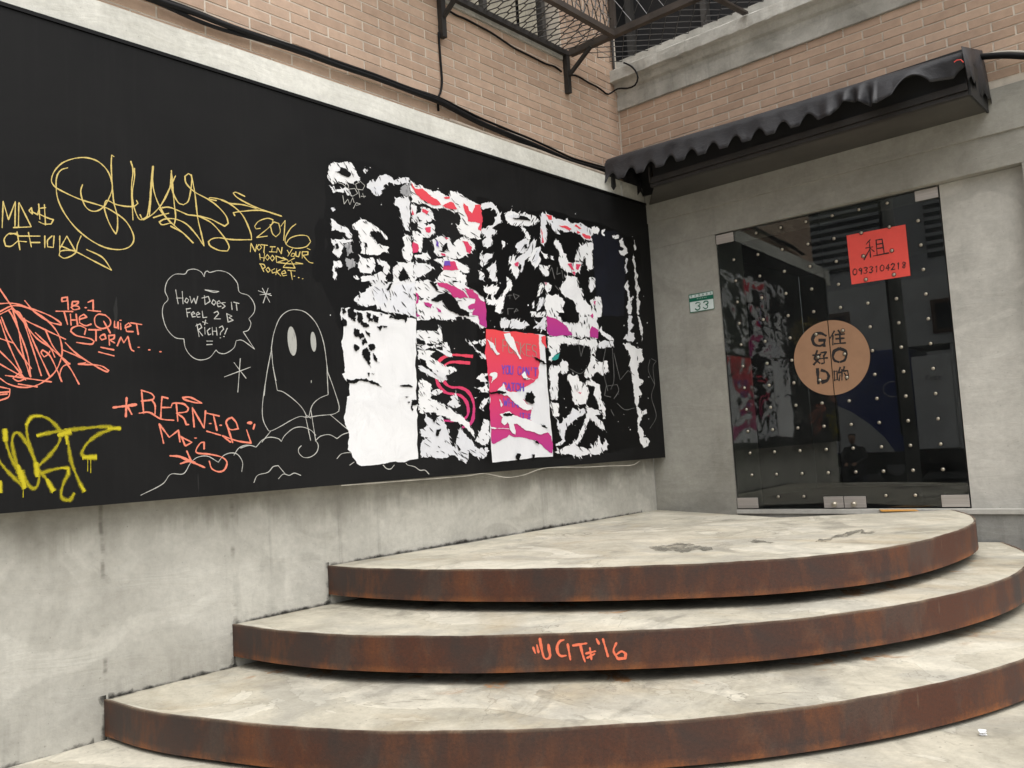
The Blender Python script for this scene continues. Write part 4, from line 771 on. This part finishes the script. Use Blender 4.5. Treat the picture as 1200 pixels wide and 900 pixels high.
# yellow spray tag
B('spray_tag','-20,520 40,600 130,690 165,720|35,330 40,400 70,500 120,600 160,690|165,700 130,600 95,480 85,400 100,350 130,345 170,390 220,480 260,580 275,640 265,710 235,735 200,710 170,660|260,580 210,440 190,350 190,280 220,235 275,225 340,245 400,300 425,350 410,420 350,500 270,580 260,620|270,610 320,660 365,740|310,620 380,600 440,590 480,590 480,630 450,690 430,760 440,805 490,815 515,780|275,360 340,345 430,330 560,315 720,300 830,312|465,330 480,420 500,540 540,650 585,745|800,315 700,350 620,410 580,470 580,500 610,515|-30,640 0,745',6.6,'spray',G5,'fat yellow-green sprayed lettering',.0006, taper=False, corner=80)
B('spray_tag',[(9,[(35,340),(38,380)]),(8,[(780,312),(830,312)]),(9,[(130,590),(150,650),(165,715)]),(12,[(150,640),(168,700)]),(10,[(430,355),(475,340)]),(5.5,[(465,345),(470,410)]),(10,[(605,515),(655,515)]),(9,[(340,690),(365,735)]),(6,[(570,715),(588,742)]),(8,[(0,700),(0,745)]),(9,[(255,575),(262,630)]),(6,[(272,360),(300,352)]),(1.6,[(617,530),(617,610)]),(1.6,[(638,530),(638,622)]),(1.6,[(163,715),(163,795)]),(1.4,[(368,740),(368,765)]),(5,[(440,590),(480,595),(480,625)]),(5,[(190,280),(225,232),(285,225)])],8,'spraydense',G5,'dense yellow ends and drips of the sprayed lettering',.0016, taper=False)
# ================================================================= glass doors
me_s = bpy.data.meshes.new('stud'); bm = bmesh.new(); bmesh.ops.create_uvsphere(bm, u_segments=14, v_segments=8, radius=.0132*S)
bmesh.ops.delete(bm, geom=[q for q in bm.verts if q.co.z < -1e-5], context='VERTS')
for q in bm.verts: q.co.z *= .85
for f in bm.faces: f.smooth = True
bm.to_mesh(me_s); bm.free(); me_s.materials.append(M['stud'])
me_r = bpy.data.meshes.new('stud_ring'); bm = bmesh.new(); bmesh.ops.create_circle(bm, cap_ends=True, segments=14, radius=.0165*S); bm.to_mesh(me_r); bm.free(); me_r.materials.append(M['rubber'])
cols = [.9455, 1.168, 1.386, 1.604, 1.820, 2.034, 2.247, 2.456]; rows = [.104+.1862*j for j in range(13)]
leafs = []
for s, (xa, xb, lab) in enumerate(((DX0+.008, DXM-.003, 'left leaf of the dark glass double door, nearest the house number'), (DXM+.003, DX1-.006, 'right leaf of the dark glass double door, with the red notice'))):
    d = thing('glass_door', ((xa+xb)/2, YG, .004), lab, 'door', 'leaves of the glass double door'); leafs.append(d)
    MB().box((xa,YG,.012),(xb,YG+.014,DH-.012)).lean(s).build('glass_pane', M['glass'], d)
    fit = [(xa, .012, .185, .088), (xb-.155 if s == 0 else xb-.185, .012, .155 if s == 0 else .185, .088), (xa if s == 0 else xb-.16, DH-.092, .16, .08)]
    if s == 1: fit[0] = (xa, .012, .165, .088)
    for i, (x, z, wv, hv) in enumerate(fit):
        MB().box((x,YG-.012,z),(x+wv,YG-.001,z+hv), .002).lean(s).build('patch_fitting', M['steel'], d)
    kx = xb-.07 if s == 0 else xa+.075
    k = MB(); n = 14
    prof_ = [(.0,.026),(.012,.024),(.02,.016),(.021,.006),(.017,0)]
    Vk = []; Fk = []
    for r, dd in prof_:
        for i in range(n): a = 6.2832*i/n; Vk.append((kx+r*math.cos(a), YG-.012-dd, .040+r*math.sin(a)))
    for j in range(len(prof_)-1):
        for i in range(n): Fk.append((j*n+i, j*n+(i+1) % n, (j+1)*n+(i+1) % n, (j+1)*n+i))
    k.add(Vk, Fk).lean(s).build('lock_knob', M['stud'], d, smooth=True)
    for ci in range(4):
        for rj in range(13):
            c = ci+4*s
            if rj == 0 and c in (0, 3, 4, 7): continue
            if rj == 12 and c in (0, 7): continue
            st = bpy.data.objects.new('stud', me_s); COL.objects.link(st); place(st, Vector(tuple(on_glass(proj((cols[c]+random.uniform(-.002,.002), .03, rows[rj])), .0045)))*S, d); st.rotation_euler = (math.pi/2, 0, 0)
            rg = bpy.data.objects.new('stud_washer', me_r); COL.objects.link(rg); rg.parent = st; rg.location = (0, 0, .0005*S)
# round kraft sticker across both leaves
cx, cz, rr = 1.703, 1.206, .301
rs = thing('round_sticker', (cx, YG-.001, cz-rr), 'round brown paper sticker with black stencil letters across both door leaves', 'sticker')
for sgn in (-1, 1):
    P = [(cx+(sgn*.0035), cz+math.sqrt(rr*rr-.0035**2)*q) for q in (1, -1)]
    arc = [(cx+sgn*rr*math.sin(a), cz+rr*math.cos(a)) for a in [.012+(math.pi-.024)*i/60 for i in range(61)]]
    V = [(x, leaf_y(x)-.0012, z) for x, z in arc]+[(x, leaf_y(x)-.0006, z) for x, z in arc]; n = len(arc)
    obj('paper_half', V, [tuple(range(n)) if sgn < 0 else tuple(range(n-1, -1, -1))]+[(i, (i+1) % n, n+(i+1) % n, n+i) for i in range(n)], M['kraft'], rs)
ZS = ((820,340), 6.)
for s, wv, lab in (('882,318 850,303 812,310 791,345 806,380 840,392 868,384|876,352 876,388|876,352 845,352',4.0,'stencil letter G'),
  ('945,290 918,335|936,322 936,382|975,285 986,300|955,314 1015,308|985,312 988,372|960,342 1012,338|950,377 1022,371',2.4,'stencil Chinese character'),
  ('825,428 806,482 842,512|798,458 848,452|846,452 835,485 803,522|855,440 890,435 872,463|872,463 876,512 860,516|850,482 895,476',2.4,'stencil Chinese character'),
  ('972,415 945,428 936,465 948,494 972,504|990,413 1020,425 1030,455 1020,490 995,503',4.0,'stencil letter O'),
  ('828,560 834,650|862,565 893,577 908,605 896,634 866,645',4.4,'stencil letter D'),
  ('945,570 948,635|945,572 965,568 968,628|948,632 968,630|987,545 975,582 997,576|986,600 980,634|1000,560 1000,630|1016,540 1010,570 1040,565 1045,610 1030,630|1018,585 1029,602',2.0,'stencil Chinese character')):
    strokes('stencil_character', nums(s), wv, M['ink'], rs, on_glass, .0022, lab, *ZS, taper=False, corner=50)
# red paper notice
rp = thing('red_notice', (2.14, YG, 1.755), 'bright red paper notice with black brush writing on the right door leaf', 'notice')
scrap('paper_sheet', [(992,276),(1061,263),(1067,323),(998,333.5)], M['red'], rp, .0016, (0,0), 1., straight=True, fn=on_glass)
ZR = ((980,210), 6.)
strokes('brush_character', nums('238,425 212,456|208,484 256,476|233,440 241,548|236,490 196,566|240,486 266,508|280,428 287,528|280,428 322,421 336,518|284,458 326,451|286,488 329,481|262,540 368,518'), 1.5, M['ink'], rp, on_glass, .0030, 'brush-written Chinese character', *ZR)
strokes('brush_numerals', text_strokes('0933104218', 116, 676, 498, 622, 44, .8), 1.25, M['ink'], rp, on_glass, .0030, 'brush-written number 0933104218', *ZR)
# house number plate
hp = thing('house_number_plate', (.618,-.006,1.752), 'small enamel house number plate reading 33 beside the door', 'sign')
ZP = ((800,335), 1029/40.)
def frontpoly(nm, pts, mat, off, th=.001): 
    P = [(ZP[0][0]+x/ZP[1], ZP[0][1]+y/ZP[1]) for x, y in pts]; n = len(P)
    T = [on_front(p, off) for p in P]; B_ = [on_front(p, off-th) for p in P]
    return obj(nm, T+B_, [tuple(range(n))]+[(i, (i+1) % n, n+(i+1) % n, n+i) for i in range(n)], mat, hp)
frontpoly('plate', [(180,270),(915,140),(955,695),(225,822)], M['green'], .008, .008)
frontpoly('top_strip', [(202,295),(900,160),(906,255),(208,382)], M['plate'], .0095)
frontpoly('number_field', [(212,497),(922,385),(940,680),(238,795)], M['plate'], .0095)
strokes('numerals', nums('395,535 440,505 520,515 515,570 460,605 515,625 510,690 440,730 385,695|635,500 680,462 755,470 755,530 695,565 750,585 745,650 685,688 622,650'), 1.5, M['green'], hp, on_front, .0108, 'number 33', *ZP, corner=100)
tiny = []
for i in range(6):
    x = 262+i*116; y = 318-i*20
    tiny += [[(x-28,y-18),(x+28,y-24)],[(x-26,y+2),(x+26,y-4)],[(x-28,y+24),(x+28,y+18)],[(x-6,y-34),(x-2,y+34)],[(x+14,y-16),(x+18,y+20)]]
strokes('small_characters', tiny, .28, M['green'], hp, on_front, .0108, None, *ZP)
strokes('small_characters', [[(440+i*52,398-i*9),(446+i*52,372-i*9)] for i in range(6)]+[[(430+i*52,392-i*9),(458+i*52,384-i*9)] for i in range(6)], .3, M['plate'], hp, on_front, .0095, None, *ZP)
# orange tape at the threshold, litter
q = [un(p, 2, .0035) for p in ((1032,596.4),(1075,596.0),(1077,598.6),(1033,599.2))]
for v in q: v[1] = min(v[1], -.013)
tp = obj('orange_tape', [tuple(v) for v in q]+[(v[0], v[1], .0015) for v in q], [(0,3,2,1)]+[(i, (i+1) % 4, 4+(i+1) % 4, 4+i) for i in range(4)], M['tape']); tag(tp, 'short strip of orange tape on the landing at the foot of the doors', 'tape')
lt = MB(); c0 = un((1152,862), 2, GZ)
for i in range(5):
    a = i*1.3; lt.add([c0+np.array([.017*math.cos(a+t), .013*math.sin(a+t*1.1), .004+.018*((i+j) % 3)/2]) for j, t in enumerate((0, 1.5, 3.1, 4.6))], [(0,1,2),(0,2,3)])
tag(lt.build('paper_litter', M['litter']), 'tiny crumpled white paper scrap on the pavement at lower right', 'litter')

# ================================================================= awning
aw = thing('awning', (1.55,-.3,2.81), 'black vinyl awning with scalloped edge above the glass doors', 'awning')
XL, XR, YF = .115, 3.0, -.60
nx = 300; V = []; Fc = []; lv = 10
for i in range(nx+1):
    x = XL+(XR-XL)*i/nx; fr = max(0, min(1, (x-1.95)/.5))
    u = (x-XL)/.195 if x < 1.95 else (1.95-XL)/.195+(x-1.95)/(.195+.17*fr)
    s_ = 1-max(0, math.cos(math.pi*((u+.1) % 1-.5)/.62))**.8
    top = 3.128-.023*(x-.4)+.003*math.sin(x*3.1); tab = 2.912-.010*x+.03*fr*math.sin(x*7.3)
    zb = tab+(1-s_)*(.075+.012*fr)+.012*fr
    fold = (.004+.050*fr)*math.sin(2*math.pi*u*(1-.5*fr)+1.2)
    pts = [(-.005, 3.27), (YF*.45, top+.085), (YF*.8, top+.045), (YF+.03, top+.008), (YF-.002, top-.018)]
    for k in range(1, 6):
        f = k/5; zz = (top-.018)*(1-f)+zb*f; pts.append((YF-.008-.040*max(0, (top-.018-zz)/.2)**1.5+fold*f, zz))
    V += [(x, y, z) for y, z in pts]
for i in range(nx):
    for j in range(lv-1): Fc.append((i*lv+j, i*lv+j+1, (i+1)*lv+j+1, (i+1)*lv+j))
cv = obj('canopy', V, Fc, M['fabric'], aw, smooth=True)
sm = cv.modifiers.new('thickness', 'SOLIDIFY'); sm.thickness = .003
for x in (XL, XR):
    V = []; n = 72
    for i in range(n+1):
        f = i/n; y = YF-.012+(-.005-YF+.012)*f; s_ = abs((f*6.2) % 1-.5)*2
        zt = 3.10+.165*f; zb = 2.862+.045*f+.045*(1-s_)-(.05*f if x > 1 else 0)
        bul = .010*math.sin(f*9)
        V += [(x-.002 if x < 1 else x+.002, y, zt), ((x-.006+bul) if x < 1 else (x+.012+bul), y, (zt+zb)/2), ((x-.01+bul*1.6) if x < 1 else (x+.02+bul*1.6), y, zb)]
    Fc = [(3*i+j, 3*i+j+1, 3*i+4+j, 3*i+3+j) for i in range(n) for j in (0, 1)]
    so2 = obj('side_flap', V, Fc, M['fabric'], aw, smooth=True); m_ = so2.modifiers.new('thickness', 'SOLIDIFY'); m_.thickness = .003
sp = [(.173,-.019),(.50,-.455),(2.985,-.455),(2.985,-.019)]
obj('soffit_panel', [(x, y, 2.812) for x, y in sp]+[(x, y, 2.826) for x, y in sp], [(0,1,2,3),(7,6,5,4)]+[(i, 4+i, 4+(i+1) % 4, (i+1) % 4) for i in range(4)], M['soffit'], aw)
MB().box((.49,-.50,2.806),(2.99,-.458,2.835)).build('frame_bar', M['iron'], aw)
MB().box((.49,-.515,2.838),(2.99,-.49,2.885)).build('frame_bar', M['iron'], aw)
MB().box((.515,-.485,2.838),(2.985,-.47,3.13)).build('lining', M['rubber'], aw)
MB().box((.13,-.575,3.03),(2.99,-.545,3.06)).build('frame_bar', M['iron'], aw)
MB().box((.495,-.53,2.85),(.508,-.517,2.98)).build('bracket', M['iron'], aw)
MB().box((.121,-.045,2.905),(.235,-.018,3.255)).build('lining', M['rubber'], aw)
MB().box((2.992,-.50,2.80),(3.005,-.02,3.06)).build('end_plate', M['rubber'], aw)
tiep = [un((x, y), 1, -.655) for x, y in ((1118,73),(1121,70.5),(1126,70),(1129,73))]
MB().tube([tuple(p) for p in tiep], .003, 6).build('red_tie', M['red'], aw)

# ================================================================= cages of iron and net
def lerp(a, b, f): return tuple(a[i]+(b[i]-a[i])*f for i in range(3))
def net(name, mat, parent, o, du, dv, nu, nv, r, sag=0., hexa=False):
    """diamond net: zigzag wires running along du, nu cells by nv cells"""
    m = MB(); o = np.array(o, float); du = np.array(du, float); dv = np.array(dv, float)
    for j in range(nv):
        P = []
        for i in range(nu*2+1):
            a = i/(nu*2); off = .5+(.5 if i % 2 == 0 else -.5)*(1 if j % 2 == 0 else -1)
            b = (j+off)/nv
            if hexa: P += [o+du*(a-.12/nu)+dv*b, o+du*(a+.12/nu)+dv*b]
            else: P.append(o+du*a+dv*b)
        P = [p+np.array([random.gauss(0, .002), random.gauss(0, .002), random.gauss(0, .002)-sag*math.sin(math.pi*(k+.5)/len(P))]) for k, p in enumerate(P)]
        m.tube(P, r, 3, False)
    return m.build(name, mat, parent)
ZC_ = 4.10
c1 = thing('window_cage', (.15,-2.0,3.74), 'dark iron window cage with wire netting on the left brick wall', 'window cage', 'iron cages under the upper windows')
XO = .42
MB().bar((XBR+.03,-3.3,ZC_),(XBR+.03,-.80,ZC_),.045).build('rail', M['iron'], c1)
MB().bar((XO,-3.3,ZC_),(XO,-.81,ZC_),.05).build('rail', M['ironbrown'], c1)
for y in (-3.3, -2.36): MB().bar((XBR+.055,y,ZC_-.002),(XO-.03,y,ZC_-.002),.04).build('cross_arm', M['iron'], c1)
for y in (-2.36, -.825):
    MB().bar((XBR+.026,y,3.74),(XBR+.026,y,ZC_-.025),.045).build('bracket_post', M['iron'], c1)
    MB().bar((XBR+.05,y,3.90),(XBR+.30,y,ZC_-.03),.028).build('strut', M['iron'], c1)
for y in (-3.27, -2.36, -1.55): MB().bar((XO,y,ZC_+.03),(XO,y,5.4),.035).build('upright', M['iron'], c1)
net('wire_net', M['netdark'], c1, (XBR+.05,-3.28,ZC_+.012), (0,2.44,0), (XO-XBR-.06,0,0), 22, 5, .0056, .0, True)
net('wire_net', M['netdark'], c1, (XO,-3.28,ZC_+.03), (0,2.44,0), (0,0,1.3), 22, 13, .0056, 0, True)
c2 = thing('balcony_cage', (1.7,-.4,ZC_), 'brown iron rail and dark netting over the cornice above the awning', 'balcony cage', 'iron cages under the upper windows')
YB = -.785
MB().bar((XBR+.05,YB-.0,ZC_+.01),(3.9,YB,ZC_+.01),.055).build('rail', M['ironbrown'], c2)
MB().bar((XBR+.05,YB+.06,ZC_+.04),(3.9,YB+.06,ZC_+.04),.03).build('rail', M['ironbrown'], c2)
for x in (XO, 1.28, 2.3, 3.3): MB().bar((x,YB,ZC_+.04),(x,YB,5.4),.04).build('upright', M['ironbrown'], c2)
for x in (1.30, 2.32): MB().bar((x,YB+.08,ZC_+.02),(x,-.10,4.185),.05,.02).build('cross_arm', M['ironbrown'], c2)
MB().tube([(XBR+.05,-.10,4.18),(XBR+.10,-.13,5.4)], .006, 6).build('cord', M['net'], c2)
MB().tube([(XBR+.02,-.06,4.17),(XBR+.02,-.06,5.4)], .012, 6).build('upright', M['netdark'], c2)
net('wire_net', M['netdark'], c2, (.0,-.74,ZC_+.03), (3.8,0,.0), (0,.60,.065), 27, 6, .0050, -.01)
net('wire_net', M['net'], c2, (.05,YB-.01,ZC_+.05), (3.8,0,0), (0,0,1.3), 24, 10, .0055, 0)

# ================================================================= cables
def wall_path(pts, x): return [un(p, 0, x) for p in pts]
bund = [(60,-36),(120,-20),(160,-8),(192,3),(230,16),(264,29),(310,45),(360,62),(397,76),(438,90),(480,106),(513,118),(540,132),(562,143),(595,157),(620,167),(645,178),(670,189),(708,199),(722,203)]
offs = [(0,0,.018),(2.0,2.6,.015),(-1.0,-2.6,.014),(1.5,-4.2,.010),(-1.5,3.2,.012),(.5,1.2,.016)]
for i, (ox, oy, r) in enumerate(offs):
    ph = random.random()*6
    pts = [(x+ox, y+oy*(.55+.5*math.sin(x*.013+ph))+(6*math.exp(-((x-245)/22)**2) if i == 4 else 0)+(3.0*math.exp(-((x-632)/18)**2) if i == 1 else 0)) for x, y in bund]
    P = [tuple(q) for q in spline(wall_path(pts, XBR+.035+.012*(i % 3)), .05, 170)]
    tag(MB().tube(P, r, 8).build('cable', M['cable'], smooth=True), 'black cable in the thick bundle sagging along the left brick wall', 'cable', 'cables in the thick bundle')
def wire(nm, P, r, mat, lab): return tag(MB().tube([tuple(q) for q in spline(P, .03, 170)], r, 6).build(nm, M[mat], smooth=True), lab, 'cable')
wire('cable', wall_path([(514,38),(515.5,60),(517,80),(518,97),(516,109),(513,116),(514,130)], XBR+.012), .0085, 'cable', 'thin black cable hanging straight down below the far left cage bracket')
wire('cable', wall_path([(525,12),(535,18),(545,22),(560,30),(575,38),(590,48),(602,56),(614,62),(626,68),(640,75),(650,78),(658,84)], XBR+.012), .0085, 'cable', 'thin black cable wandering across the bricks towards the cage bracket')
wire('cable', wall_path([(665,90),(672,88),(680,91),(690,97),(700,102),(707,107),(713,110.5)], XBR+.012)+[un(p, 1, -.135) for p in ((724,104),(735,103.5),(744,100),(747.5,91),(744,82),(738,76.5),(731,73.5))], .0085, 'cable', 'thin black cable looping from the brick corner up over the cornice')
wire('cable', [un(p, 1, -.09) for p in ((1136,68),(1150,66.5),(1175,65),(1200,66),(1260,70))], .022, 'cable', 'dark cable leaving the right end of the awning')
wire('cable', [un(p, 1, -.06) for p in ((1140,66),(1160,63.5),(1180,61),(1200,61.5),(1260,64))], .012, 'cablepale', 'pale cable above the dark one at the right end of the awning')
P = [(XBD-.03, y, 2.985+.018+.004*math.sin(y*7)) for y in np.linspace(-2.5, -.32, 40)]
tag(MB().tube(P, .019, 8).build('conduit', M['pipe'], smooth=True), 'dusty thin pipe lying on the ledge of the cream band', 'pipe')
wire('cable', [un(p, 0, XBD+.004) for p in ((727.5,214),(728.5,224),(729.5,234))], .006, 'litter', 'short white cable hanging down the cream band below the awning corner')

# ================================================================= the street seen in the door glass
ob = thing('opposite_building', (0,-21,GZ), 'tiled building across the street, seen only as a reflection in the door glass', 'building')
M['tile'] = plain('pale_tile', (.72,.72,.70), .5, var=.15, sc=3); M['shutter'] = plain('grey_shutter', (.50,.51,.52), .6); M['winbrown'] = plain('brown_frame', (.14,.075,.05), .6)
x0, x1 = -16, 14
MB().box((x0,-21,GZ-.2),(x1,-25,2.6)).build('arcade_back', M['dark'], ob)
MB().box((x0,-20.4,2.603),(x1,-25,5.0)).build('tiled_wall', M['tile'], ob)
MB().box((x0,-20.7,5.003),(x1,-25,10.0)).build('upper_wall', M['shutter'], ob)
for x in np.arange(x0+.5, x1, 6.2): MB().box((x,-20.5,GZ-.2),(x+.5,-20.99,2.6)).build('pillar', M['tile'], ob)
for x in np.arange(x0+1.2, x1-1, 3.4):
    f = MB().box((x,-20.36,3.3),(x+1.1,-20.397,4.3)).build('window', M['winbrown'], ob); MB().box((x+.12,-20.34,3.42),(x+.98,-20.357,4.18)).build('pane', M['darkglass'], f)
for x in np.arange(x0+1.2, x1-1, 3.4):
    f = MB().box((x,-20.66,5.6),(x+2.3,-20.697,8.6)).build('window', M['darkglass'], ob)
    for z in np.arange(5.75, 8.6, .24): MB().box((x+.02,-20.61,z),(x+2.28,-20.657,z+.10)).build('slat', M['shutter'], f)
M['tblue'] = plain('truck_blue', (.02,.042,.24), .4); M['tgrey'] = plain('truck_pale_grey', (.68,.68,.68), .45); M['twhite'] = plain('truck_white', (.82,.82,.82), .45); M['tyre'] = plain('tyre_rubber', (.012,.012,.012), .8); M['rim'] = plain('wheel_rim', (.3,.3,.3), .4, .5)
YT = 15.4
ta, tb = mir((950,430), YT), mir((1062,405), YT); tbot = mir((1010,531), YT)[2]; ttop = mir((1062,407), YT)[2]; gz = GZ-.12
tr = thing('delivery_truck', ((ta[0]+tb[0])/2,-YT-1,gz), 'box truck with blue side parked in the street, seen as a reflection in the glass', 'truck')
xe = mir((1122,430), YT)[0]; xl = ta[0]-.6
MB().box((xl,-YT,tbot),(tb[0]+.05,-YT-2.1,ttop), .03).build('cargo_box', M['tblue'], tr)
sw = [mir(p, YT-.012) for p in ((958,470),(975,473),(1000,484),(1020,498),(1037,513),(1049,529.5),(958,531))]
n = len(sw); obj('side_swoosh', [tuple(p) for p in sw]+[(p[0], p[1]-.008, p[2]) for p in sw], [tuple(range(n))]+[(i, (i+1) % n, n+(i+1) % n, n+i) for i in range(n)], M['tgrey'], tr)
strokes('side_emblem', [[(1046+11*math.cos(a), 456+9*math.sin(a)) for a in [6.2832*i/24 for i in range(25)]], [(1050,453),(1058,455),(1062,459)]], 1.2, M['tgrey'], tr, lambda p, o: mir(p, YT-.02-o), 0, None, (0,0), 1.)
MB().box((tb[0]+.06,-YT-.02,tbot+.02),(xe-.12,-YT-2.08,ttop-.25), .03).build('rear_door', M['twhite'], tr)
MB().box((tb[0]-.05,-YT+.02,ttop+.003),(xe,-YT-2.1,ttop+.06)).build('top_rail', M['tgrey'], tr)
MB().box((xe-.11,-YT+.0,tbot),(xe,-YT-2.08,ttop)).build('corner_post', M['tgrey'], tr)
strokes('fleet_number', [[(1083+12*(1-(x-1083)/12.)+8, y) for x, y in s] for s in text_strokes('3252', 1083, 445, 1103, 444, 4)], .8, M['ink'], tr, lambda p, o: mir(p, YT-.04), 0, None, (0,0), 1.)
MB().box((xl+.1,-YT-.1,tbot-.32),(xe-.05,-YT-1.9,tbot-.003)).build('chassis', M['iron'], tr)
for x in (xl+.9, mir((1050,560), YT)[0]):
    for yy in (-YT-.12, -YT-1.75):
        k = MB(); k.tube([(x,yy,gz+.42),(x,yy-.25,gz+.42)], .42, 20); wh = k.build('wheel', M['tyre'], tr)
        MB().tube([(x,yy+.01,gz+.42),(x,yy-.05,gz+.42)], .22, 16).build('rim', M['rim'], wh)
MB().box((xl-1.75,-YT-.08,gz+.45),(xl-.08,-YT-2.0,gz+2.5), .12).build('cab', M['tgrey'], tr)
MB().box((xl-1.5,-YT-.065,gz+1.5),(xl-.5,-YT-.1,gz+2.2), .01).build('cab_window', M['darkglass'], tr)
up = thing('utility_pole', tuple(mir((1066,560), 13.2)*np.array([1,1,0])+np.array([0,0,gz])), 'grey utility pole in the street, reflected in the right door leaf', 'pole')
pxp = mir((1066,500), 13.2)[0]
MB().tube([(pxp,-13.2,gz-.05),(pxp-.05,-13.2,9.5)], [.15,.11], 14).build('pole_shaft', M['base'], up, smooth=True)
MB().tube([(pxp-.17,-13.2+.0,gz+1.2),(pxp-.19,-13.2,4),(pxp-.2,-13.2,9)], .03, 6).build('pole_cable', M['cable'], up)
# person sitting by the truck, seen only in the glass
pp = mir((1006,566), 14.4); pp[2] = gz
pr = thing('person', tuple(pp), 'person in dark clothes sitting low beside the truck, seen as a reflection', 'person')
def skin(name, J, E, mat, parent, lvl=2):
    me = bpy.data.meshes.new(name); me.from_pydata([(np.array(j[:3])*S).tolist() for j in J], E, []); o = bpy.data.objects.new(name, me); COL.objects.link(o)
    place(o, Vector(tuple(pp))*S, parent); o.modifiers.new('skin', 'SKIN'); me.materials.append(mat)
    for i, j in enumerate(J): me.skin_vertices[0].data[i].radius = (j[3]*S, j[3]*S)
    me.skin_vertices[0].data[0].use_root = True
    s = o.modifiers.new('smooth', 'SUBSURF'); s.levels = lvl; s.render_levels = lvl; return o
M['cloth'] = plain('dark_clothes', (.018,.018,.022), .85); M['skin'] = plain('skin_tone', (.42,.25,.17), .6); M['hair'] = plain('dark_hair', (.012,.010,.009), .6); M['stool'] = plain('stool_plastic', (.05,.06,.10), .5)
J = [(0,0,.42,.17),(0,.04,.62,.17),(0,.10,.86,.17),(0,.13,.98,.07),(0,.16,1.06,.06),
     (-.20,.10,.92,.075),(-.27,.24,.70,.055),(-.12,.46,.60,.042),(.20,.10,.92,.075),(.27,.24,.70,.055),(.12,.46,.60,.042),
     (-.10,.02,.42,.12),(-.16,.44,.50,.085),(-.16,.40,.10,.055),(-.16,.54,.05,.045),(.10,.02,.42,.12),(.16,.44,.50,.085),(.16,.40,.10,.055),(.16,.54,.05,.045)]
E_ = [(0,1),(1,2),(2,3),(3,4),(2,5),(5,6),(6,7),(2,8),(8,9),(9,10),(0,11),(11,12),(12,13),(13,14),(0,15),(15,16),(16,17),(17,18)]
skin('body', J, E_, M['cloth'], pr)
hd = skin('head', [(0,.20,1.05,.055),(0,.22,1.14,.085),(0,.23,1.22,.092),(0,.22,1.28,.07)], [(0,1),(1,2),(2,3)], M['skin'], pr)
skin('hair', [(0,.19,1.20,.10),(0,.20,1.27,.098),(0,.20,1.31,.07)], [(0,1),(1,2)], M['hair'], pr)
for sx in (-1, 1):
    skin('hand', [(.12*sx,.46,.60,.035),(.09*sx,.53,.58,.036),(.07*sx,.57,.57,.012),(.05*sx,.62,.55,.010),(.09*sx,.58,.57,.012),(.075*sx,.63,.545,.010),(.11*sx,.58,.57,.012),(.10*sx,.63,.545,.010),(.125*sx,.57,.57,.011),(.12*sx,.61,.55,.009),(.06*sx,.51,.60,.012),(.03*sx,.54,.60,.010)],
         [(0,1),(1,2),(2,3),(1,4),(4,5),(1,6),(6,7),(1,8),(8,9),(1,10),(10,11)], M['skin'], pr)
stl = thing('low_stool', tuple(pp), 'low plastic stool under the sitting person across the street', 'stool')
MB().box(pp+np.array([-.19,-.22,.23]), pp+np.array([.19,.16,.27]), .012).build('seat', M['stool'], stl)
for sx in (-1, 1):
    for sy in (-.19, .13): MB().bar(pp+np.array([.16*sx, sy, 0]), pp+np.array([.14*sx, sy*.9, .228]), .035).build('leg', M['stool'], stl)
print('BRICKS', NB1, NB2, 'objects', len(bpy.data.objects), 'truck', ttop, tbot, xl, xe, 'gz', mir((1000,567), YT))
